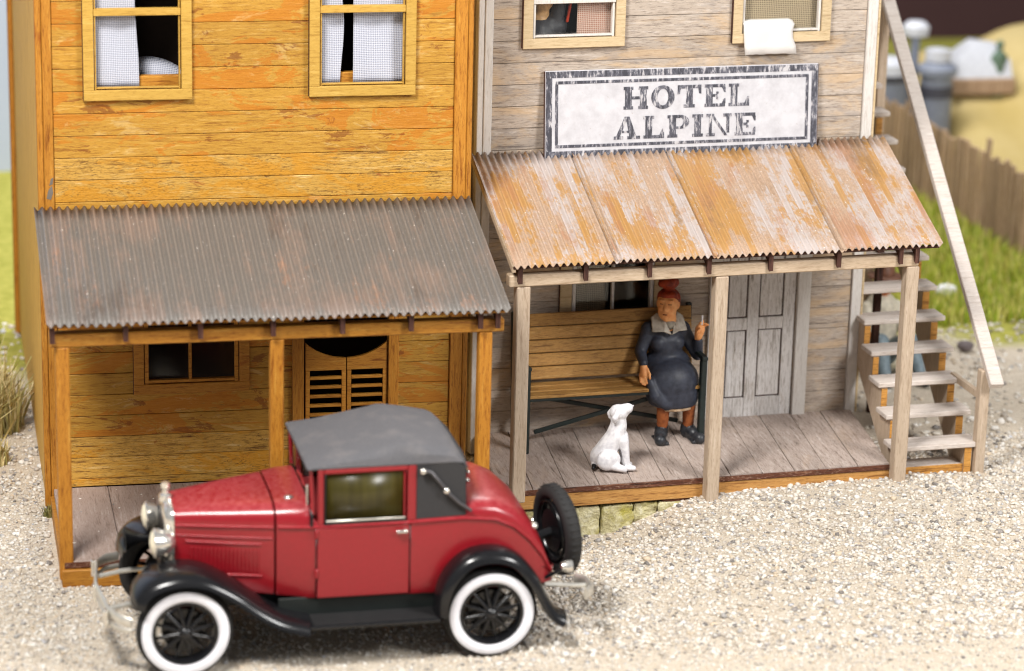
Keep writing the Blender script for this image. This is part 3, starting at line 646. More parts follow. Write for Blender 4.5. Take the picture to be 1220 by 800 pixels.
# ------------------------------------------------------------------ outside staircase
st_ = empty('outside_staircase', fromG(3.9, -1.2), TH); tag(st_, 'whitewashed wooden outside staircase with sloping handrail beside the hotel', 'staircase')
def sloc(x, y, z): return (x-3.9, y+1.2, z)
def ty(n): return -1.21+.247*n
def tz(n): return .245+.199*n
for n in range(15):
    y = ty(n); xl = 3.44+.085*(y+1.21); xr = 4.20+.07*(y+1.21)
    if y > -.2: xl = max(xl, 3.60)
    bx('tread', 'tread', st_, sloc((xl+xr)/2, y+.115, tz(n)-.02), (xr-xl, .235, .042), .006, (0, 0, random.uniform(-.012, .012)))
def stringer(xa, xb, w):
    mb = MB()
    def X(y): return xa+(xb-xa)*(y+1.21)/3.5
    poly = []
    for n in range(15): poly += [(ty(n)+.02, tz(n)-.043), (ty(n)+.267, tz(n)-.043)]
    top = poly; bot = [(ty(14)+.267, tz(14)-.40), (ty(1)+.10, -.02), (ty(0)+.02, -.02)]
    pl = top+bot; n = len(pl); vs = [(X(y)-w/2-3.9, y+1.2, z) for y, z in pl]+[(X(y)+w/2-3.9, y+1.2, z) for y, z in pl]
    mb.add(vs, [tuple(range(n))[::-1], tuple(range(n, 2*n))]+[(i, (i+1) % n, n+(i+1) % n, n+i) for i in range(n)])
    s_ = part('stringer', mb, 'gpost', st_)
    for k in range(1, 15):       # sawn faces of the steps, bare orange ply
        bx('cut_edge', 'plyedge', s_, (X(ty(k))-3.9, ty(k)+.018+1.2, (tz(k)+tz(k-1))/2-.032), (w+.002, .006, .153), .001)
    bx('cut_edge', 'plyedge', s_, (X(ty(0))-3.9, ty(0)+.018+1.2, .09), (w+.002, .006, .215), .001)
stringer(3.52, 3.69, .05); stringer(4.11, 4.35, .06)
lap('bottom_board', 'plyedge', st_, -.36, .19, .03, .045, -.02, .05, .003); lap('bottom_board', 'tread', st_, -.355, .18, .046, .25, .03, .045, .003)
bx('rail_post', 'gpost', st_, sloc(4.205, -1.19, .42), (.085, .085, .90), .006)
bx('rail_post', 'gpost', st_, sloc(4.44, 1.9, 1.7), (.085, .085, 3.5), .006)
p0, p1 = Vector(sloc(4.245, -1.36, .775)), Vector(sloc(4.51, 2.75, 4.09)); d_ = (p1-p0)
rl = bx('handrail', 'tread', st_, (p0+p1)/2, (.115, d_.length, .06), .006); rl.rotation_euler = d_.to_track_quat('Y', 'Z').to_euler()
lap('brace', 'gpost', st_, .285, .325, .05, .62, .60, .66, .004)
bx('support_post', 'burnt', st_, sloc(3.92, .45, .85), (.06, .06, 1.75), .005)

# ------------------------------------------------------------------ bench
bn = empty('porch_bench', fromG(1.25, -.3, .168), TH); tag(bn, 'wooden slat bench with dark iron ends against the hotel wall', 'bench')
def bl(x, y, z): return (x-1.25, y+.3, z-.16)
for k in range(5):
    z = 1.178-.109*k; y = -.14-.018*k
    bx('back_slat', 'bench', bn, bl(1.24, y, z), (1.52, .03, .103), .005, (math.radians(-9), 0, 0))
for k in range(3): bx('seat_slat', 'bench', bn, bl(1.24, -.245-.105*k, .645-.008*k), (1.52, .098, .028), .005)
for x in (.49, 2.0):
    bx('front_leg', 'iron', bn, bl(x, -.51, .515), (.05, .06, .71), .006); bx('back_leg', 'iron', bn, bl(x, -.115, .70), (.045, .045, 1.08), .006, (math.radians(-4), 0, 0))
    bx('armrest', 'iron', bn, bl(x, -.34, .885), (.055, .43, .035), .008); bx('side_rail', 'iron', bn, bl(x, -.32, .60), (.035, .34, .05), .004)
bx('front_rail', 'iron', bn, bl(1.245, -.48, .605), (1.45, .025, .035), .004)
for s_ in (-1, 1):
    o = bx('cross_brace', 'iron', bn, bl(1.245, -.30+.03*s_, .42), (1.30, .022, .035), .003, (0, s_*.23, 0))

# ------------------------------------------------------------------ painted figures
def paint(name, c, rough=.5, c2=None):
    t = NT(name); n = t.noise(t.coords((1, 1, 1), 0.), 22, 4, .6); a = s2l(c); d = s2l(c2) if c2 else tuple(v*.72 for v in a[:3])+(1,)
    n2 = t.noise(t.coords((1, 1, 1), 0.), 110, 2, .5); col = t.ramp(n, [(.36, d), (.6, a)])
    t.bump(t.mix(.4, n, n2), .05, .004); return t.done(col, rough, **{'Specular IOR Level': .4})
MT['skin'] = paint('painted_skin', (238, 172, 112), .55, (222, 146, 86)); MT['dress'] = paint('slate_black_dress_paint', (56, 60, 72), .5, (44, 47, 57))
MT['collar'] = paint('grey_collar_paint', (188, 180, 166), .6, (160, 150, 136)); MT['hair'] = paint('red_hair_paint', (158, 56, 20), .6, (104, 30, 10))
MT['shoe'] = paint('charcoal_shoe_paint', (52, 54, 58), .4, (34, 35, 39)); MT['stocking'] = paint('brown_stocking_paint', (150, 84, 42), .6, (122, 62, 28))
MT['petti'] = paint('cream_petticoat_paint', (206, 180, 150), .7, (170, 140, 108)); MT['white'] = paint('white_enamel', (232, 230, 232), .6, (206, 204, 208)); MT['black'] = plain('black_enamel', (22, 22, 24), .4, .2)
wm = empty('person', fromG(1.75, -.3, .16), TH); tag(wm, 'seated woman in dark dress with red hair bun holding a cigarette on the bench', 'person')
def wl(x, y, z): return Vector((x-1.75, y+.3, z-.16))
def wpart(name, mb, mat, vox=.008, it=4): return remesh(part(name, mb, mat, wm), vox, it)
HC = Vector((1.738, -.31, 1.315)); FD = Vector((-.50, -.866, 0)); FS = Vector((.866, -.50, 0)); UPV = Vector((0, 0, 1))
def hp(f, s_, u): p = HC+FD*f+FS*s_+UPV*u; return wl(*p)          # head frame: forward, sideways (towards the ear we see), up
HR = Matrix((FD, FS, UPV)).transposed()
b = MB()
b.ell(hp(0, 0, .012), (.104, .092, .114), HR, 18, 14); b.ell(hp(.026, 0, -.058), (.076, .078, .082), HR, 16, 12)    # skull and jaw
b.ell(hp(.062, 0, -.108), (.03, .032, .028), HR); b.cap_(hp(-.005, 0, -.08), hp(-.03, 0, -.215), .068, .080)              # chin, neck
b.cap_(hp(.092, 0, .022), hp(.110, 0, -.022), .012, .019); b.ell(hp(.100, .014, -.026), (.013, .011, .010), HR); b.ell(hp(.100, -.014, -.026), (.013, .011, .010), HR)
for s_ in (-1, 1):
    b.ell(hp(.070, .040*s_, -.018), (.028, .027, .026), HR); b.ell(hp(.078, .034*s_, .030), (.02, .022, .011), HR); b.ell(hp(.082, .034*s_, .050), (.022, .030, .010), HR)
    b.ell(hp(-.012, .083*s_, -.004), (.026, .016, .036), HR)
b.ell(hp(.092, 0, -.060), (.016, .026, .008), HR); b.ell(hp(.088, 0, -.074), (.017, .022, .009), HR)
# trunk, arms and legs under the dress
b.cap_(wl(1.745, -.25, 1.1), wl(1.755, -.24, .78), .10, .13)
for s_, sh_, el, wr in ((-1, (1.60, -.25, 1.08), (1.525, -.28, .90), (1.515, -.40, .83)), (1, (1.90, -.25, 1.07), (2.005, -.31, .865), (1.985, -.385, 1.03))):
    b.cap_(wl(1.745, -.25, 1.1), wl(*sh_), .06, .05); b.cap_(wl(*sh_), wl(*el), .048, .04); b.cap_(wl(*el), wl(*wr), .038, .028)
for hipx, kx, ax in ((1.68, 1.665, 1.70), (1.84, 1.90, 1.925)):
    b.cap_(wl(hipx, -.26, .72), wl(kx, -.43, .66), .075, .052); b.cap_(wl(kx, -.43, .66), wl(ax, -.40, .27), .050, .038)
# lifted hand with cigarette: palm, four curled fingers, thumb
hw_ = Vector((1.985, -.395, 1.045)); hu = Vector((.12, -.2, 1)).normalized(); hs = Vector((-.85, -.45, .05)).normalized(); hf = hu.cross(hs)
def rp(u, s_, f): return wl(*(hw_+1.12*(hu*u+hs*s_+hf*f)))
b.cap_(rp(0, 0, 0), rp(.055, 0, 0), .034, .043)
for k, (s_, L) in enumerate(((.030, .062), (.011, .072), (-.009, .066), (-.028, .052))):
    b.cap_(rp(.065, s_, 0), rp(.065+L*.55, s_*1.05, .008), .0145, .013); b.cap_(rp(.065+L*.55, s_*1.05, .008), rp(.065+L*(1.05 if k < 2 else .85), s_*1.15, .020+.016*(k > 1)), .013, .011)
b.cap_(rp(.020, .030, .008), rp(.055, .050, .022), .014, .012); b.cap_(rp(.055, .050, .022), rp(.088, .040, .032), .012, .010)
# hand holding the skirt
lw_ = Vector((1.512, -.415, .815)); lu = Vector((-.05, -.30, -1)).normalized(); ls = Vector((.80, -.55, .1)).normalized(); lf = lu.cross(ls)
def lp(u, s_, f): return wl(*(lw_+lu*u+ls*s_+lf*f))
b.cap_(lp(-.02, 0, 0), lp(.055, .004, 0), .030, .036)
for k, (s_, L) in enumerate(((.028, .075), (.010, .088), (-.009, .082), (-.027, .064))):
    b.cap_(lp(.06, s_, 0), lp(.06+L*.6, s_, .006), .0125, .0115); b.cap_(lp(.06+L*.6, s_, .006), lp(.06+L, s_+.008, .026), .0115, .010)
b.cap_(lp(.015, .030, .004), lp(.060, .056, .014), .015, .013); b.cap_(lp(.060, .056, .014), lp(.095, .058, .020), .013, .011)
body = wpart('body', b, 'skin', .0062, 3)
# painted eyes and mouth
for s_ in (-1, 1):
    part('eye', MB().cap_(hp(.098, .022*s_, .019), hp(.090, .048*s_, .018), .0035, .003, 8), paint('eye_line_paint', (120, 62, 30)), wm, smooth=True)
part('mouth', MB().cap_(hp(.1075, -.016, -.067), hp(.1075, .016, -.067), .004, .004, 8), paint('lip_paint', (118, 34, 22)), wm, smooth=True)
h = MB(); h.ell(hp(-.030, 0, .040), (.090, .099, .092), HR, 18, 12); h.ell(hp(.030, 0, .090), (.070, .082, .038), HR, 16, 10)
for s_ in (-1, 1): h.cap_(hp(.045, .062*s_, .085), hp(-.005, .082*s_, .030), .020, .014); h.ell(hp(-.05, .055*s_, .0), (.05, .04, .06), HR)
h.ell(hp(-.005, 0, .186), (.088, .086, .062), HR, 18, 12); h.ell(hp(-.005, 0, .118), (.052, .052, .024), HR, 18, 10); h.ell(hp(.04, .03, .20), (.04, .04, .04), HR); h.ell(hp(.03, -.045, .175), (.045, .04, .035), HR)
wpart('hair', h, 'hair', .006, 2)
# dress
d = MB(); d.ell(wl(1.748, -.255, 1.03), (.160, .118, .165), None, 20, 14); d.cap_(wl(1.75, -.25, .98), wl(1.757, -.25, .84), .138, .142, 18)
d.ell(wl(1.668, -.335, .985), (.075, .06, .07)); d.ell(wl(1.812, -.335, .98), (.075, .06, .07)); d.ell(wl(1.76, -.27, .80), (.205, .165, .12), None, 20, 12)
for s_, sh_, el, wr in ((-1, (1.60, -.255, 1.085), (1.522, -.285, .91), (1.513, -.405, .845)), (1, (1.89, -.255, 1.075), (2.012, -.315, .862), (1.992, -.38, 1.0))):
    d.cap_(wl(1.745, -.25, 1.1), wl(*sh_), .084, .072); d.cap_(wl(*sh_), wl(*el), .064, .052); d.cap_(wl(*el), wl(*wr), .050, .040)
sk = []
d.ell(wl(1.772, -.365, .665), (.238, .205, .205), None, 26, 18); d.ell(wl(1.76, -.29, .77), (.21, .15, .12), None, 22, 12)
def ring(cx, cy, z, rx, ry, n=28, ph=0., amp=0.): return [wl(cx+rx*math.cos(6.283*k/n)*(1+amp*math.sin(5*6.283*k/n+ph)), cy+ry*math.sin(6.283*k/n), z) for k in range(n)]
d.loft([ring(1.775, -.375, .70, .20, .15), ring(1.782, -.378, .60, .232, .182, amp=.01), ring(1.79, -.38, .53, .226, .172, amp=.02), ring(1.795, -.38, .475, .205, .158, amp=.03), ring(1.797, -.38, .462, .185, .142, amp=.03)])
d.cap_(wl(1.555, -.47, .70), wl(1.60, -.50, .58), .040, .055); d.cap_(wl(1.60, -.50, .58), wl(1.70, -.50, .50), .055, .05)      # hem pulled up towards the hand
wpart('dress', d, 'dress', .008, 16)
pt = MB(); pt.loft([ring(1.80, -.39, .50, .165, .13), ring(1.80, -.39, .45, .170, .132, amp=.03), ring(1.80, -.39, .438, .160, .125, amp=.04)]); wpart('petticoat', pt, 'petti', .008, 2)
# pointed collar: two flaps and the bib
for s_ in (-1, 1):
    c0 = wl(1.745, -.33, 1.19)
    def cp_(x, y, z): return wl(1.745+s_*x, y, z)
    pts = [cp_(.085, -.255, 1.225), cp_(.045, -.345, 1.175), cp_(.002, -.405, 1.072), cp_(.065, -.395, 1.098), cp_(.150, -.350, 1.088), cp_(.138, -.262, 1.19)]
    m_ = MB(); n = len(pts); off = Vector((0, -.022, .010)); m_.add([p for p in pts]+[p+off for p in pts], [tuple(range(n)), tuple(range(n, 2*n))[::-1]]+[(i, (i+1) % n, n+(i+1) % n, n+i) for i in range(n)])
    remesh(part('collar', m_, 'collar', wm), .0045, 1)
cb = MB().ell(wl(1.745, -.315, 1.145), (.065, .072, .055)); wpart('neckline', cb, paint('grey_blouse_paint', (150, 142, 128), .6), .007, 2)
for ax, tipx, yt in ((1.70, 1.645, -.525), (1.925, 1.985, -.545)):
    s1 = MB(); a0 = wl(ax, -.385, .215); t0 = wl(tipx, yt, .205)
    s1.cap_(wl(ax, -.36, .215), t0, .052, .050); s1.cap_(wl(ax, -.375, .25), wl((ax+tipx)/2, (yt-.385)/2, .228), .055, .052); s1.box(wl((ax+tipx)/2, (yt-.36)/2, .176), (.085, .22, .024)); s1.cap_(wl(ax, -.40, .29), a0, .050, .056)
    wpart('shoe', s1, 'shoe', .007, 3)
    lg = MB().cap_(wl(ax, -.40, .27), wl(ax-.01, -.44, .50), .046, .058); part('stocking', lg, 'stocking', wm, smooth=True)
cg = MB().cap_(rp(.115, .024, .024), rp(.182, .030, .016), .0075, .0085, 10)
cgo = part('cigarette', cg, 'white', None, smooth=True); cgo.location = wm.location; cgo.rotation_euler = (0, 0, TH); tag(cgo, 'white cigarette held up in the raised hand of the seated woman', 'cigarette')

# dog sitting and looking up
dg = empty('dog', fromG(1.10, -.93, .138), TH); tag(dg, 'small white dog with black tail tip sitting on the porch floor looking up', 'dog')
def dl(x, y, z): return Vector((x-1.10, y+.93, z-.16))
b = MB()
b.cap_(dl(1.03, -.90, .27), dl(1.12, -.94, .44), .095, .080); b.cap_(dl(1.12, -.94, .44), dl(1.14, -.95, .54), .082, .068)       # trunk up to the chest
b.ell(dl(1.165, -.95, .42), (.062, .066, .085)); b.cap_(dl(1.14, -.95, .52), dl(1.135, -.95, .62), .068, .062)
b.ell(dl(1.138, -.955, .645), (.080, .074, .066)); b.cap_(dl(1.165, -.965, .662), dl(1.200, -.985, .684), .054, .044); b.ell(dl(1.218, -.99, .694), (.026, .026, .026))   # head, blunt muzzle tipped up
b.ell(dl(1.160, -.965, .69), (.034, .048, .022)); b.cap_(dl(1.17, -.965, .635), dl(1.21, -.985, .660), .030, .022)
for s_ in (-1, 1):
    b.cap_(dl(1.115, -.955+.050*s_, .672), dl(1.082, -.96+.064*s_, .62), .022, .027); b.cap_(dl(1.082, -.96+.064*s_, .62), dl(1.080, -.96+.060*s_, .590), .026, .016)
    b.cap_(dl(1.175, -.945+.045*s_, .41), dl(1.195, -.95+.048*s_, .29), .044, .031); b.cap_(dl(1.195, -.95+.048*s_, .29), dl(1.21, -.955+.048*s_, .19), .030, .026); b.cap_(dl(1.21, -.96+.048*s_, .186), dl(1.255, -.975+.050*s_, .184), .027, .023)
    b.ell(dl(1.05, -.915+.080*s_, .255), (.105, .050, .09)); b.cap_(dl(1.09, -.925+.090*s_, .205), dl(1.17, -.955+.095*s_, .190), .034, .028)
b.ell(dl(.985, -.885, .25), (.058, .07, .08)); b.cap_(dl(.975, -.885, .215), dl(.955, -.915, .195), .028, .024)
remesh(part('body', b, 'white', dg), .0075, 4)
part('tail_tip', MB().cap_(dl(.962, -.905, .20), dl(.938, -.955, .183), .024, .016), 'black', dg, smooth=True)
part('nose', MB().ell(dl(1.240, -.998, .706), (.008, .010, .008)), plain('grey_nose_paint', (190, 186, 188), .5), dg, smooth=True)

# figure behind the hotel window
fg = empty('person', fromG(.70, .12, 3.0), TH); tag(fg, 'dark clothed figure with tan face leaning inside the hotel upper window', 'person')
b = MB(); b.ell((0.02, 0, .83), (.10, .10, .14), None, 16, 12); b.cap_((.02, .02, .74), (.02, .05, .62), .06, .075); b.ell((.02, -.09, .80), (.02, .03, .02)); b.cap_((0, .05, .6), (0, .05, 0), .1, .12)
remesh(part('body', b, paint('tan_face_paint', (214, 166, 116)), fg), .01, 3)
b = MB(); b.cap_((-.10, .06, .52), (.13, .04, .57), .12, .11); b.cap_((0, .06, .5), (0, .06, -.3), .17, .2); b.cap_((.13, .0, .58), (.19, -.03, .95), .06, .05); b.cap_((-.13, .0, .55), (-.16, 0, .3), .07, .06)
remesh(part('coat', b, paint('dark_grey_coat_paint', (66, 64, 68)), fg), .012, 4)
part('scarf_edge', MB().cap_((.215, -.045, .62), (.245, -.06, .82), .012, .012), paint('red_trim_paint', (188, 54, 20)), fg, smooth=True)

# ------------------------------------------------------------------ the car
t = NT('deep_red_car_paint'); n1 = t.noise(t.coords((1, 1, 1), 0.), 30, 4, .6)
ge = t.new('ShaderNodeNewGeometry'); sz = t.new('ShaderNodeSeparateXYZ'); t.link(ge.outputs['Normal'], sz.inputs[0])
du = t.new('ShaderNodeMath', operation='MULTIPLY'); t.link(t.mask(sz.outputs['Z'], .55, 1.), du.inputs[0]); t.link(t.mask(n1, .3, .8), du.inputs[1])
c = t.mix(t.mask(n1, .35, .7), s2l((138, 12, 25)), s2l((146, 15, 29))); c = t.mix(du.outputs[0], c, s2l((176, 84, 86)))   # a film of dust lies on what faces up
MT['red'] = t.done(c, .34, **{'Coat Weight': .4, 'Coat Roughness': .16})
MT['carblack'] = plain('gloss_black_car_paint', (20, 20, 22), .22, .2); MT['tyre'] = plain('tyre_rubber', (30, 29, 29), .75, .2); MT['ww'] = plain('whitewall_rubber', (232, 232, 238), .6, .04)
t = NT('grey_canvas_top'); n1 = t.noise(t.coords((1, 1, 1), 0.), 150, 3, .7); n2 = t.noise(t.coords((1, 1, 1), 0.), 6, 4, .6)
c = t.ramp(n1, [(.3, s2l((76, 75, 78))), (.7, s2l((102, 101, 104)))]); c = t.mix(t.mask(n2, .5, .8), c, s2l((108, 104, 104))); t.bump(n1, .4, .004); MT['canvas'] = t.done(c, .85)
MT['canvas_dark'] = plain('charcoal_canvas', (48, 47, 48), .75, .15, 90., .2)
MT['chrome'] = plain('chrome_plate', (232, 228, 220), .2, .05, 18., 0., .85); MT['satin'] = plain('worn_chrome', (220, 216, 206), .36, .1, 18., 0., .7)
MT['underbody'] = plain('dark_green_black', (18, 24, 22), .6, .2)
CTH = .022; car = empty('vintage_car', (.644, -3.447, -.015), CTH); tag(car, 'red vintage coupe with grey canvas top and whitewall tyres parked before the ochre house', 'car')
CV = .67
def sect(u, wb, hwb, belt, hw, top, e=.55, n=9):
    """half section from sill to crown, mirrored"""
    h_ = [(hwb, wb), (hwb+(hw-hwb)*.5, wb+.03), (hw, wb+.12), (hw, wb+(belt-wb)*.6)]
    for k in range(n+1):
        a = math.pi/2*k/n; h_.append((hw*math.cos(a)**e, belt+(top-belt)*math.sin(a)**e))
    r = [(u, CV-v, w) for v, w in h_]+[(u, CV+v, w) for v, w in reversed(h_[:-1])]
    return r
def carpart(name, mb, mat, parent=None, smooth=True, angle=40, loc=(0, 0, 0)): return part(name, mb, mat, parent or car, loc, smooth=False if angle else smooth, angle=angle)
hood = carpart('hood', MB().loft([sect(-.02, .50, .225, .95, .235, 1.055), sect(.1, .49, .255, .955, .27, 1.07), sect(.35, .48, .33, .96, .35, 1.095), sect(.635, .47, .41, .965, .43, 1.12)]), 'red', angle=50)
body = carpart('body', MB().loft([sect(.65, .465, .415, .967, .436, 1.125), sect(.76, .46, .44, .97, .465, 1.14), sect(.87, .45, .47, .975, .49, 1.145, .6), sect(.93, .45, .48, .975, .495, 1.0, .4), sect(1.25, .445, .485, .975, .50, .995, .3), sect(1.6, .44, .485, .975, .50, .995, .3), sect(1.90, .435, .48, .98, .497, 1.01, .35), sect(1.945, .435, .48, .98, .496, 1.075, .5), sect(2.02, .435, .475, .98, .493, 1.105, .55), sect(2.17, .435, .47, .955, .485, 1.095, .6), sect(2.30, .435, .46, .89, .473, 1.04, .62), sect(2.42, .435, .45, .78, .458, .93, .65), sect(2.52, .435, .43, .65, .438, .77, .7), sect(2.59, .435, .40, .52, .41, .58, .7), sect(2.61, .435, .38, .48, .39, .50, .7)]), 'red', angle=50)
# belt mouldings, hood hinge ribs
for s_ in (-1, 1):
    carpart('moulding', MB().tube([(-.015, CV+s_*.237, .945), (.3, CV+s_*.337, .953), (.63, CV+s_*.431, .962)], .010, 8), 'red', hood)
    carpart('moulding', MB().tube([(-.01, CV+s_*.237, .875), (.3, CV+s_*.338, .878), (.62, CV+s_*.430, .882)], .006, 8), 'red', hood)
    carpart('moulding', MB().tube([(.66, CV+s_*.440, .966), (.76, CV+s_*.468, .968), (.87, CV+s_*.494, .972), (1.25, CV+s_*.503, .972), (1.6, CV+s_*.503, .972), (1.94, CV+s_*.499, .978), (2.17, CV+s_*.489, .952), (2.30, CV+s_*.476, .888), (2.42, CV+s_*.461, .778), (2.52, CV+s_*.441, .648), (2.59, CV+s_*.413, .518)], .012, 8), 'red', body)
    # raised louvre panel
    def hv(u): return np.interp(u, [0, .1, .35, .635], [.24, .272, .352, .432])
    for (u0, u1, w0, w1) in ((.05, .55, .60, .612), (.05, .55, .828, .84)):
        carpart('panel_rib', MB().tube([(u, CV+s_*(hv(u)+.001), (w0+w1)/2) for u in np.linspace(u0, u1, 8)], .008, 8), 'red', hood)
    for k in range(18):
        u = .09+.026*k; carpart('louvre', MB().cap_((u, CV+s_*(hv(u)+.001), .64), (u, CV+s_*(hv(u)+.001), .79), .0065, .0065, 6), 'red', hood)
# doors stand a hair proud, with hinges and handle
for s_ in (-1, 1):
    y = CV+s_*.5025
    dd = carpart('door', MB().box((1.24, y-s_*.004, .708), (.638, .014, .505), .006), 'red', angle=30)
    for u in (.915, 1.565): carpart('door_gap', MB().box((u, y-s_*.006, .708), (.008, .012, .51)), 'carblack', dd, angle=None)
    for w in (.925, .635): carpart('hinge', MB().cap_((.915, y+s_*.006, w-.022), (.915, y+s_*.006, w+.022), .014), 'red', dd)
    carpart('handle', MB().cap_((1.475, y+s_*.03, .918), (1.535, y+s_*.03, .918), .012).cap_((1.53, y, .918), (1.53, y+s_*.03, .918), .016), 'chrome', dd)
    # pillars, window rails, pane
    yy = CV+s_*.485
    for (a, b_) in ((.925, .965), (1.545, 1.605)): carpart('pillar', MB().box(((a+b_)/2, yy, 1.185), (b_-a, .036, .40), .006), 'red', angle=30)
    carpart('window_rail', MB().box((1.255, yy, 1.368), (.578, .036, .036), .006), 'red', angle=30)
    wf = carpart('window_frame', MB().box((1.255, yy+s_*.004, .992), (.578, .03, .022), .004), 'carblack', angle=30)
    carpart('trim', MB().box((1.255, yy+s_*.013, 1.010), (.55, .012, .012), .003), 'satin', wf); carpart('trim', MB().box((1.525, yy, 1.18), (.012, .02, .33), .003), 'red', wf); carpart('trim', MB().box((.974, yy+s_*.006, 1.18), (.014, .02, .34), .003), 'carblack', wf)
    carpart('pane', MB().box((1.25, yy-s_*.004, 1.18), (.54, .005, .345)), 'carglass', angle=None)
    # quarter of the top with landau iron
    carpart('top_quarter', MB().prism([(1.607, .99), (1.607, 1.385), (1.80, 1.42), (1.945, 1.36), (1.955, 1.0)], yy-.012, yy+.012), 'canvas_dark', angle=30)
    li = carpart('landau_iron', MB().tube([(1.64, yy+s_*.03, 1.345), (1.70, yy+s_*.035, 1.335), (1.77, yy+s_*.036, 1.25), (1.83, yy+s_*.036, 1.17), (1.90, yy+s_*.036, 1.10), (1.99, yy+s_*.026, 1.035)], [.015, .014, .013, .016, .013, .012], 10), plain('dull_dark_metal', (92, 90, 92), .35, .1, 18., 0., .6))
    for p in ((1.645, 1.345), (1.81, 1.195)): carpart('boss', MB().ell((p[0], yy+s_*.045, p[1]), (.022, .014, .022)), 'chrome', li)
# canvas top
def tops(u, we, wc, wm_, hv_=.50, lo=None):
    h_ = [(hv_, we), (hv_+.006, we+.010), (hv_-.004, we+(wc-we)*.55+.008), (hv_-.045, wc), (hv_-.09, wc+.012), (hv_*.5, wc+(wm_-wc)*.72), (0, wm_)]
    return [(u, CV-v, w) for v, w in h_]+[(u, CV+v, w) for v, w in reversed(h_[:-1])]+[(u, CV+hv_-.03, we-.004), (u, CV-hv_+.03, we-.004)]
carpart('canvas_top', MB().loft([tops(.852, 1.383, 1.393, 1.408), tops(.88, 1.384, 1.404, 1.425), tops(1.18, 1.386, 1.458, 1.495), tops(1.44, 1.386, 1.508, 1.552), tops(1.49, 1.386, 1.520, 1.562), tops(1.54, 1.386, 1.518, 1.558), tops(1.70, 1.386, 1.492, 1.535), tops(1.84, 1.384, 1.464, 1.512, .495), tops(1.88, 1.382, 1.445, 1.492, .492), tops(1.935, 1.372, 1.395, 1.42, .484), tops(1.968, 1.33, 1.345, 1.36, .476)]), 'canvas', angle=32)
carpart('top_back', MB().loft([[(1.90, CV-.47, .99), (1.965, CV-.47, .995), (1.985, CV-.30, 1.0), (1.985, CV+.30, 1.0), (1.965, CV+.47, .995), (1.90, CV+.47, .99)], [(1.90, CV-.475, 1.38), (1.955, CV-.475, 1.375), (1.972, CV-.30, 1.385), (1.972, CV+.30, 1.385), (1.955, CV+.475, 1.375), (1.90, CV+.475, 1.38)]]), 'canvas_dark', angle=60)
# windscreen
ws = carpart('windscreen_frame', MB().tube([(.895, CV-.47, 1.06), (.880, CV-.47, 1.375), (.880, CV+.47, 1.375), (.895, CV+.47, 1.06)], .014, 8).tube([(.888, CV-.47, 1.10), (.888, CV, 1.17), (.888, CV+.47, 1.10)], .013, 8), 'red')
carpart('pane', MB().box((.888, CV, 1.25), (.004, .90, .24)), 'pane', ws, angle=None)
carpart('wiper', MB().cap_((.866, CV-.40, 1.08), (.862, CV-.43, 1.25), .009), 'satin', ws)
carpart('cowl_band', MB().tube([(.882, CV-.495*math.cos(a)**.6*(1 if a < math.pi/2 else 1), .978+.168*math.sin(a)**.6) for a in [math.pi/2*k/10 for k in range(10)]]+[(.882, CV+.495*math.cos(a)**.6, .978+.168*math.sin(a)**.6) for a in [math.pi/2*k/10 for k in range(10, -1, -1)]], .012, 8), 'carblack')
carpart('cowl_lamp', MB().ell((.755, CV-.30, 1.125), (.035, .028, .02)), 'chrome', body)
carpart('seat', MB().box((1.6, CV, .93), (.5, .85, .3), .06), 'canvas_dark', angle=30); 
carpart('steering_wheel', MB().lathe([(.15+.012*math.cos(a), .012*math.sin(a)) for a in [6.283*k/8 for k in range(8)]], 'x', (0, 0, 0), 24, True), 'carblack', loc=(1.12, CV-.2, 1.06))
carpart('deck_handle', MB().cap_((2.08, CV+.02, 1.122), (2.08, CV+.10, 1.122), .012), 'chrome', body); carpart('filler_cap', MB().ell((2.04, CV-.12, 1.118), (.022, .022, .012)), 'chrome', body)
carpart('step_plate', MB().ell((2.50, CV-.25, .80), (.03, .04, .025)), 'chrome', body)
# radiator
rd = carpart('radiator_shell', MB().loft([sect(-.085, .46, .20, .94, .215, 1.04), sect(-.07, .46, .215, .95, .235, 1.06), sect(-.025, .46, .225, .955, .243, 1.066)]), 'chrome', angle=50)
carpart('radiator_core', MB().box((-.088, CV, .72), (.012, .36, .46), .004), 'carblack', rd, angle=30)
carpart('radiator_cap', MB().lathe([(.0, 1.04), (.045, 1.045), (.042, 1.085), (.022, 1.10), (.02, 1.125), (.032, 1.14), (.03, 1.175), (.0, 1.185)], 'z', (-.055, CV, 0), 16), 'chrome', rd)
# lamps, horn, axle
for s_ in (-1, 1):
    hl = carpart('headlight', MB().lathe([(.0, .13), (.03, .125), (.065, .09), (.09, .04), (.10, 0.), (.104, -.012), (.098, -.02), (.09, -.022)], 'x', (-.15, CV+s_*.27, .84), 24), 'chrome', angle=50)
    carpart('lens', MB().lathe([(.092, -.018), (.07, -.035), (.03, -.045), (.0, -.048)], 'x', (-.15, CV+s_*.27, .84), 24), plain('frosted_lens', (236, 226, 200), .2), hl)
    carpart('lamp_post', MB().tube([(-.12, CV+s_*.27, .75), (-.09, CV+s_*.22, .62)], .016, 8), 'carblack', hl)
carpart('lamp_bar', MB().tube([(-.115, CV-.30, .70), (-.13, CV, .655), (-.115, CV+.30, .70)], .016, 8), 'carblack')
carpart('horn', MB().lathe([(.012, .10), (.03, .06), (.034, .0), (.05, -.06), (.095, -.12), (.09, -.125), (.02, -.05), (.0, -.04)], 'x', (-.20, CV+.20, .70), 20), 'carblack', angle=50)
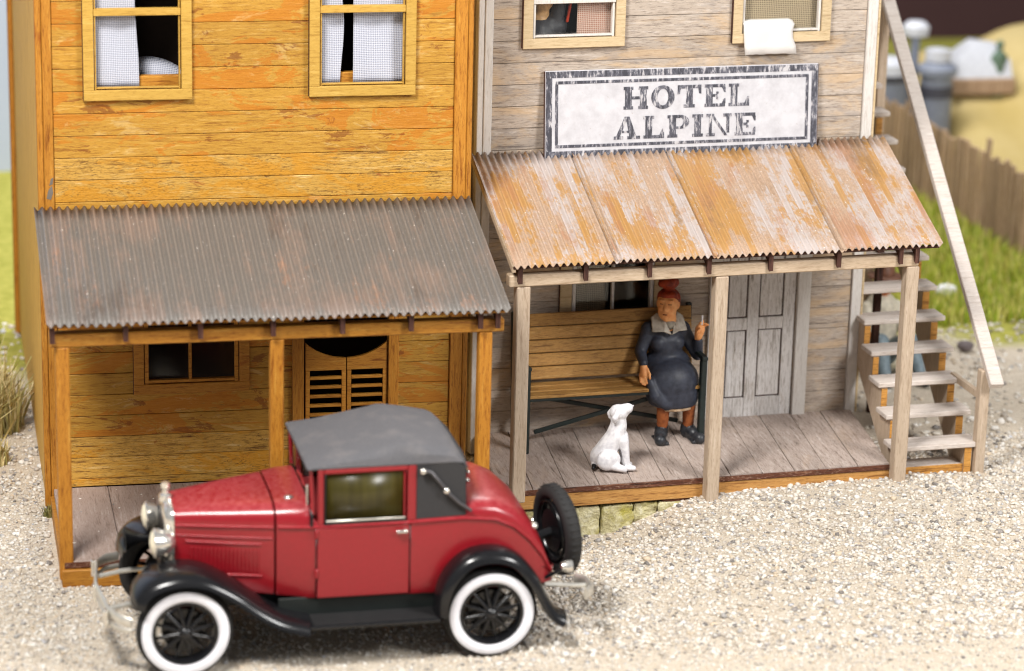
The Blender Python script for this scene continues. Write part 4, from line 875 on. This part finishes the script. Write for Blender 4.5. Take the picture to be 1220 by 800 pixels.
carpart('front_axle', MB().tube([(-.0, .12, .31), (-.0, .35, .25), (-.0, CV*2-.35, .25), (-.0, CV*2-.12, .31)], .03, 8), 'carblack'); carpart('rear_axle', MB().tube([(2.12, .12, .31), (2.12, CV*2-.12, .31)], .04, 8).ell((2.12, CV, .31), (.11, .1, .1)), 'carblack')
carpart('chassis', MB().box((1.2, CV, .40), (2.75, .62, .09), .01), 'underbody', angle=30); carpart('crankcase', MB().box((.25, CV, .45), (.5, .34, .2), .03), 'underbody', angle=30)
carpart('front_apron', MB().box((-.11, CV, .47), (.10, .55, .06), .02), 'carblack', angle=30)
# mudguards: swept sheet, crowned, with a turned-down outer lip
def guard(path, v_in, sgn_, wid, lipd=.055):
    rings = []; top, bot = [], []
    P_ = [Vector((u, 0, w)) for u, w in path]
    for i, p in enumerate(P_):
        t_ = (P_[min(i+1, len(P_)-1)]-P_[max(i-1, 0)]).normalized(); nrm = Vector((-t_.z, 0, t_.x)); nrm = -nrm if nrm.z < 0 and abs(nrm.z) > .2 else nrm
        if nrm.dot(p-Vector((path[len(path)//2][0], 0, .3))) < 0: nrm = -nrm
        wd = wid[i] if isinstance(wid, (list, tuple)) else wid
        prof = [(0, -.012), (.15, -.002), (.4, .012), (.65, .012), (.82, .0), (.93, -.018), (.985, -.045), (1., -.045-lipd*.4), (.97, -.045-lipd*.4), (.95, -.05), (.9, -.032), (.8, -.014), (.65, -.002), (.4, -.002), (.15, -.016), (0, -.026)]
        rings.append([(p.x+nrm.x*o_, v_in-sgn_*a*wd, p.z+nrm.z*o_) for a, o_ in prof])
    return MB().loft(rings)
def smooth_path(pts, n=30):
    pts = [Vector((a, b_, 0)) for a, b_ in pts]; out = []
    for i in range(len(pts)-1):
        p0_, p1_, p2_, p3_ = pts[max(i-1, 0)], pts[i], pts[i+1], pts[min(i+2, len(pts)-1)]
        for k in range(n//(len(pts)-1)+1):
            s_ = k/(n//(len(pts)-1)+1); q = .5*((2*p1_)+(-p0_+p2_)*s_+(2*p0_-5*p1_+4*p2_-p3_)*s_*s_+(-p0_+3*p1_-3*p2_+p3_)*s_**3); out.append((q.x, q.y))
    out.append((pts[-1].x, pts[-1].y)); return out
fp = smooth_path([(-.345, .52), (-.32, .60), (-.22, .69), (-.04, .735), (.15, .71), (.36, .595), (.52, .47), (.68, .375), (.86, .322)], 36)
rp_ = smooth_path([(1.735, .325), (1.745, .45), (1.80, .60), (1.93, .735), (2.11, .775), (2.29, .725), (2.43, .57), (2.52, .40), (2.585, .305), (2.655, .262)], 40)
for s_ in (1, -1):
    def vy(v): return v if s_ == 1 else 2*CV-v
    carpart('front_mudguard', guard(fp, vy(.37), s_, .40), 'carblack', angle=60); carpart('rear_mudguard', guard(rp_, vy(.24), s_, .27), 'carblack', angle=60)
    rb = carpart('running_board', MB().box((1.30, vy(.10), .312), (.90, .26, .028), .008), 'carblack', angle=30)
    for k in range(7): carpart('rib', MB().box((1.30, vy(.0+.03*k), .328), (.86, .012, .006), .002), 'tyre', rb, angle=None)
    carpart('splash_apron', MB().box((1.22, vy(.215), .385), (1.12, .02, .13), .004), 'underbody', angle=30)
# wheels
def wheel(loc, rz=0., ry=0., white=True, name='wheel'):
    w = carpart(name, MB().lathe([(.205, -.055), (.222, -.062), (.228, -.05), (.216, -.03), (.20, 0.), (.216, .03), (.228, .05), (.222, .062), (.205, .055), (.198, .03), (.192, 0.), (.198, -.03)], 'y', (0, 0, 0), 40, True), 'carblack', angle=60, loc=loc)
    w.rotation_euler = (0, ry, rz); R_, r2 = .275, .058
    prof = [(R_-.052*math.cos(a)*1.0 if math.cos(a) > 0 else R_-.056*math.cos(a), .062*math.sin(a)) for a in [6.283*k/18 for k in range(18)]]
    ty_ = carpart('tyre', MB().lathe(prof, 'y', (0, 0, 0), 48, True), 'tyre', w, angle=60)
    if white:
        for s_ in (-1,): carpart('whitewall', MB().lathe([(.224, s_*.052), (.236, s_*.0625), (.256, s_*.0675), (.280, s_*.066), (.298, s_*.0585), (.296, s_*.045), (.23, s_*.045)], 'y', (0, 0, 0), 48, True), 'ww', w, angle=70)
    else:
        for k in range(40):
            a = 6.283*k/40; carpart('tread_block', MB().box((0, 0, 0), (.020, .07, .006), .002), 'tyre', w, angle=None, loc=(.3285*math.cos(a), 0, .3285*math.sin(a))).rotation_euler = (0, -a+math.pi/2, 0)
    carpart('hub', MB().lathe([(.0, -.075), (.03, -.07), (.042, -.05), (.05, -.02), (.06, .0), (.05, .03), (.0, .04)], 'y', (0, 0, 0), 24), 'carblack', w, angle=50)
    carpart('drum', MB().lathe([(0, .012), (.15, .012), (.155, .02), (.155, .05), (0, .055)], 'y', (0, 0, 0), 28), 'carblack', w, angle=40)
    carpart('hub_cap', MB().ell((0, -.072, 0), (.022, .010, .022)), 'carblack', w)
    for k in range(12):
        a = 6.283*k/12+.2; c_, d = math.cos(a), math.sin(a); carpart('spoke', MB().cap_((.045*c_, -.04, .045*d), (.205*c_, -.012, .205*d), .014, .012, 8), 'carblack', w, angle=60)
    return w
for u in (0., 2.12):
    wheel((u, .075, .318)); wheel((u, 2*CV-.075, .318), math.pi)
wheel((2.735, CV, .665), math.radians(90), math.radians(0), False, 'spare_wheel').rotation_euler = Matrix.Rotation(math.radians(-11), 3, 'Y').to_4x4().to_euler() if False else (-.07, 0, math.radians(101))
carpart('spare_mount', MB().tube([(2.55, CV, .60), (2.72, CV, .665)], .035, 8), 'carblack')
# bumpers
fb = carpart('front_bumper', MB().tube([(-.36, .06, .40), (-.43, .10, .415), (-.50, .22, .43), (-.545, CV, .44), (-.50, 2*CV-.22, .43), (-.43, 2*CV-.10, .42), (-.33, 2*CV-.06, .42)], .036, 10, (1, .35)), 'satin')
carpart('bumper_bar', MB().tube([(-.36, .06, .34), (-.43, .10, .345), (-.50, .22, .35), (-.54, CV, .355), (-.50, 2*CV-.22, .35), (-.43, 2*CV-.10, .345), (-.33, 2*CV-.06, .345)], .02, 10, (1, .4)), 'satin', fb)
for v in (.36, 2*CV-.36): carpart('bumper_iron', MB().tube([(-.50, v-.02, .40), (-.35, v, .42), (-.08, v, .44)], .018, 8), 'satin', fb)
for v in (.20, CV, 2*CV-.20): carpart('clamp', MB().box((-.52 if v != CV else -.55, v, .395), (.03, .05, .12), .006), 'chrome', fb, angle=30)
for s_ in (-1, 1):
    rbm = carpart('rear_bumperette', MB().tube([(2.80, CV+s_*.30, .40), (2.86, CV+s_*.38, .40), (2.86, CV+s_*.52, .40), (2.80, CV+s_*.60, .40)], .045, 10, (1, .4)), 'satin')
    carpart('bumper_iron', MB().tube([(2.55, CV+s_*.42, .42), (2.84, CV+s_*.44, .40)], .018, 8), 'satin', rbm)
    tl = carpart('tail_lamp', MB().lathe([(0., -.05), (.03, -.045), (.045, 0), (.045, .03), (.0, .035)], 'x', (2.70, CV+s_*.46, .56), 16), 'chrome', angle=50)
    carpart('lamp_arm', MB().tube([(2.55, CV+s_*.42, .47), (2.68, CV+s_*.46, .55)], .014, 8), 'carblack', tl)

# ------------------------------------------------------------------ background, all far out of focus
# fence
fe = empty('wooden_fence', (10.365, 6.615, -.02)); tag(fe, 'brown upright board fence standing on the grass behind the staircase', 'fence')
dv = Vector((-.096, .995, 0)); 
for k in range(-12, 54):
    p = dv*(.122*k); bend = 0.
    hh = .93+random.uniform(-.04, .05)+(.16 if k % 17 == 5 else 0)
    bx('board', 'fence', fe, (p.x+bend, p.y, hh/2-.02), (.03, .084, round(hh, 2)), .004, (random.uniform(-.02, .02), random.uniform(-.03, .03), math.atan2(-dv.x, dv.y)))
for z in (.22, .58):
    a, b_ = dv*(.122*-12), dv*(.122*54); bx('rail', 'fence', fe, ((a+b_)/2+Vector((.05, 0, z))), (.03, (b_-a).length, .05), .004, (0, 0, math.atan2(-dv.x, dv.y)))
# yellow hill and backdrops
t = NT('dry_yellow_hill'); n1 = t.noise(t.coords((1, 1, 1), 0.), .7, 5, .6); MT['hill'] = t.done(t.ramp(n1, [(.35, s2l((178, 156, 96))), (.65, s2l((200, 180, 128)))]), .95)
def hz(X, Y):
    s_ = np.clip((Y-7.5)/4.5, 0, 1); e_ = np.clip((X-10.55)/.7, 0, 1); ridge = .98+.28*np.clip((X-11.75)/.6, 0, 1)+.25*np.clip((X-12.3)/1.5, 0, 1)
    return -.06+(ridge+.06)*s_*s_*(3-2*s_)*e_*e_*(3-2*e_)
struct(link('hill', grid_mesh('hill', np.arange(10.5, 24.1, .15), np.arange(7.3, 12.3, .15), hz), 'hill'))
MT['maroon'] = plain('dark_maroon_backdrop', (62, 38, 40), .95, .05, 1.); MT['paleblue'] = plain('pale_blue_backdrop', (196, 208, 236), .95, .03, .5)
struct(lap('backdrop_wall', 'maroon', None, 4, 40, 18, 18.2, -.5, 14, .01)); struct(lap('sky', 'paleblue', None, -22, 3.9, 11.2, 11.4, -.5, 14, .01))
# grass
def blades(name, n, xf, h0, h1, cols, wid=.012, lean=.35, label=''):
    P0 = xf(n); h_ = rng.uniform(h0, h1, n)*np.where(rng.random(n) < .15, 1.3, 1.); a = rng.uniform(0, 6.283, n); ln = rng.uniform(.05, lean, n)*h_; b_ = a+1.57+rng.normal(0, .4, n)
    wv = np.stack([np.cos(a), np.sin(a), 0*a], -1)*wid*rng.uniform(.6, 1.4, n)[:, None]; lv = np.stack([np.cos(b_), np.sin(b_), 0*a], -1)*ln[:, None]; up_ = np.stack([0*a, 0*a, h_], -1)
    V = np.stack([P0-wv, P0+wv, P0+.6*up_+.4*lv+.6*wv, P0+.6*up_+.4*lv-.6*wv, P0+up_+lv], 1); o = 5*np.arange(n)[:, None]
    me = bpy.data.meshes.new(name); F = np.concatenate([o+np.array([[0, 1, 2, 3]]) ], 0).tolist()+(o+np.array([[3, 2, 4]])).tolist()
    me.from_pydata(V.reshape(-1, 3).tolist(), [], F); at = me.color_attributes.new('tint', 'FLOAT_COLOR', 'POINT')
    pc = np.array([s2l(c_)[:3] for c_ in cols])[rng.integers(0, len(cols), n)]*rng.uniform(.8, 1.15, (n, 1)); at.data.foreach_set('color', np.repeat(np.concatenate([np.clip(pc, 0, 1), np.ones((n, 1))], 1), 5, 0).astype(np.float32).ravel())
    return link(name, me, 'blade')
t = NT('grass_blade'); a_ = t.new('ShaderNodeVertexColor', layer_name='tint'); MT['blade'] = t.done(a_.outputs[0], .7)
def region(x0, x1, y0, y1):
    def f(n): x = rng.uniform(x0, x1, n); y = rng.uniform(y0, y1, n); return np.stack([x, y, hgt(x, y)], -1)
    return f
GR = ((176, 190, 60), (196, 202, 84), (146, 168, 44), (214, 208, 120), (206, 196, 104))
struct(blades('grass', 26000, region(7.6, 12.5, 3.9, 10.5), .06, .17, GR, .014), 'stuff', 'bright yellow-green grass between the staircase and the fence')
struct(blades('grass', 22000, region(-6.5, -.3, 4.4, 11.1), .06, .18, ((160, 174, 70), (184, 188, 96), (134, 154, 58), (206, 196, 126)), .016), 'stuff', 'pale green meadow grass beyond the ochre house side wall')
def clump(cx, cy, r):
    def f(n): a = rng.uniform(0, 6.283, n); q = r*np.sqrt(rng.random(n)); x = cx+q*np.cos(a); y = cy+q*np.sin(a); return np.stack([x, y, hgt(x, y)], -1)
    return f
for k, (cx, cy, r, n, h0, h1, lab) in enumerate(((-.62, 2.1, .42, 1500, .25, .55, 'large tuft of dry straw-coloured grass by the ochre side wall'), (-1.15, 2.9, .5, 1300, .2, .5, 'dry grass tuft farther out from the ochre side wall'), (-.52, 1.15, .16, 300, .08, .2, 'small dry grass tuft at the gravel edge by the ochre wall'))):
    tag(blades('grass_tuft', n, clump(cx, cy, r), h0, h1, ((206, 188, 130), (186, 164, 100), (222, 206, 156), (160, 150, 90)), .010, .9), lab, 'grass tuft')
tag(blades('grass_tuft', 120, clump(-.10, -.16, .05), .03, .10, ((150, 140, 80), (120, 120, 60)), .005, .9), 'tiny grass tuft at the foot of the ochre corner trim', 'grass tuft')
# far machinery and white tent beyond the fence
MT['fargrey'] = plain('dull_blue_grey_metal', (126, 132, 146), .5, .15); MT['fardark'] = plain('dark_grey_metal', (66, 66, 76), .6, .15); MT['farlight'] = plain('pale_grey_metal', (196, 198, 206), .5, .1)
def drum(loc, prof, mats, label, cat, name):
    e = empty(name, loc); tag(e, label, cat)
    for (nm, pr), m in zip(prof, mats): part(nm, MB().lathe(pr, 'z', (0, 0, 0), 24), m, e, angle=40)
    return e
def far_at(px, py, Y):        # a point on the sight line of a photo pixel at depth Y
    d = _f+(px-610)/3480.06*_r-(py-400)/3480.06*_u; t_ = (Y-CAM.y)/d.y; return CAM+d*t_
p = far_at(1112, 150, 10.2); drum((p.x, p.y, .12), [('tank', [(0, 0), (.19, 0), (.19, 1.02), (0, 1.03)]), ('band', [(.195, .75), (.20, .75), (.20, .88), (.195, .88)]), ('lid', [(.24, 1.02), (.24, 1.09), (.14, 1.16), (0, 1.17)]), ('cap', [(0, 1.16), (.15, 1.17), (.15, 1.30), (0, 1.33)])], ('fargrey', 'fardark', 'fargrey', 'farlight'), 'blue-grey banded tank with pale cap rising behind the fence', 'tank', 'metal_tank')
p = far_at(1084, 150, 10.4); drum((p.x, p.y, .12), [('pipe', [(0, 0), (.055, 0), (.055, 1.5), (0, 1.5)]), ('cap', [(0, 1.42), (.15, 1.44), (.16, 1.54), (.1, 1.60), (0, 1.61)])], ('fargrey', 'farlight'), 'slim grey stove pipe with round cap behind the fence', 'pipe', 'stove_pipe')
p = far_at(1056, 150, 10.2); drum((p.x, p.y, .12), [('body', [(0, 0), (.22, 0), (.22, .95), (0, .96)]), ('band', [(.225, .95), (.23, .96), (.23, 1.03), (0, 1.03)]), ('dome', [(.22, 1.03), (.21, 1.15), (.12, 1.22), (0, 1.23)])], ('fargrey', 'fardark', 'farlight'), 'pale domed grey boiler behind the fence beside the hotel corner', 'boiler', 'metal_boiler')
p = far_at(1160, 126, 10.8)
b = MB().ell((0, 0, .30), (.40, .3, .30), None, 18, 10); b.box((0, 0, .15), (.74, .5, .3), .05); e = empty('canvas_tent', (p.x, p.y, float(hz(np.array(p.x), np.array(p.y))))); tag(e, 'blurred white canvas heap on an orange-brown base on the yellow slope', 'tent')
part('canvas', MB().loft([[(-.36, -.28, .2), (.36, -.28, .2), (.36, .28, .2), (-.36, .28, .2)], [(-.32, -.2, .42), (.34, -.22, .40), (.30, .2, .44), (-.3, .2, .42)], [(-.1, -.05, .62), (.2, -.05, .58), (.18, .05, .58), (-.1, .05, .62)]]), 'farlight', e, angle=50); bx('base', 'fence', e, (0, 0, .1), (.8, .6, .2), .02)
p = far_at(1186, 132, 10.6); e = empty('person', (p.x, p.y, float(hz(np.array(p.x), np.array(p.y))))); tag(e, 'blurred standing figure in dull green at the edge of the yellow slope', 'person')
b = MB(); b.cap_((-.04, 0, .03), (-.03, 0, .3), .035, .045); b.cap_((.04, 0, .03), (.03, 0, .3), .035, .045); b.cap_((0, 0, .3), (0, 0, .5), .07, .08); b.cap_((.08, 0, .5), (.12, 0, .28), .025, .02); b.cap_((-.08, 0, .5), (-.12, 0, .28), .025, .02); b.ell((0, 0, .64), (.05, .05, .065))
remesh(part('body', b, paint('dull_green_coat_paint', (96, 118, 100), .7), e), .015, 3)
# man resting on the ground behind the stairs
mn = empty('person', fromG(4.50, 1.65, 0), TH); tag(mn, 'man in white shirt and blue-grey trousers sitting on the ground behind the stairs', 'person')
b = MB(); b.ell((0, 0, .80), (.09, .10, .12)); b.cap_((0, .02, .70), (0, .04, .60), .05, .06); b.cap_((0, .05, .55), (.02, .08, .14), .13, .15)
for s_ in (-1, 1):
    b.cap_((.14*s_, .04, .56), (.20*s_, -.08, .34), .05, .042); b.cap_((.20*s_, -.08, .34), (.10*s_, -.26, .36), .04, .03); b.ell((.09*s_, -.29, .36), (.035, .04, .025))
    b.cap_((.09*s_, .05, .12), (.14*s_, -.32, .34), .085, .065); b.cap_((.14*s_, -.32, .34), (.17*s_, -.55, .05), .06, .045)
remesh(part('body', b, paint('tan_skin_paint', (190, 112, 66)), mn), .012, 3)
b = MB(); b.cap_((0, .05, .56), (.02, .08, .22), .15, .165)
for s_ in (-1, 1): b.cap_((.14*s_, .04, .56), (.20*s_, -.08, .34), .065, .055)
remesh(part('shirt', b, paint('off_white_shirt_paint', (214, 206, 186)), mn), .012, 3)
b = MB(); b.cap_((-.06, .06, .12), (.06, .06, .12), .14, .14)
for s_ in (-1, 1): b.cap_((.09*s_, .05, .13), (.14*s_, -.32, .34), .10, .08); b.cap_((.14*s_, -.32, .34), (.17*s_, -.52, .10), .075, .06)
remesh(part('trousers', b, paint('blue_grey_trouser_paint', (126, 142, 150)), mn), .012, 3)
for s_ in (-1, 1): remesh(part('shoe', MB().cap_((.17*s_, -.53, .05), (.19*s_, -.66, .045), .05, .045), 'shoe', mn), .012, 2)
part('hat', MB().lathe([(0, .99), (.06, .985), (.085, .95), (.09, .89), (.16, .875), (.165, .862), (.0, .86)], 'z', (0, 0, 0), 24), paint('brown_hat_paint', (120, 80, 60)), mn, angle=50)
# loose rocks
for k, (px, py, r, cl, lab) in enumerate(((1128, 352, .10, (236, 234, 236), 'white rounded rock lying on the gravel at the grass edge'), (1150, 416, .07, (110, 100, 100), 'dark grey angular rock behind the foot of the handrail'), (6, 455, .06, (40, 36, 34), 'small black stone by the dry grass tufts'))):
    d = _f+(px-610)/3480.06*_r-(py-400)/3480.06*_u; t_ = -CAM.z/d.z; q = CAM+d*t_
    mb = MB().ell((0, 0, 0), (r*1.2, r, r*.75), None, 10, 7); mb.v = [tuple(Vector(v)*random.uniform(.82, 1.1)) for v in mb.v]
    tag(part('rock', mb, plain('rock_stone', cl, .9, .2, 30., .4), None, (q.x, q.y, r*.45), smooth=True), lab, 'rock')
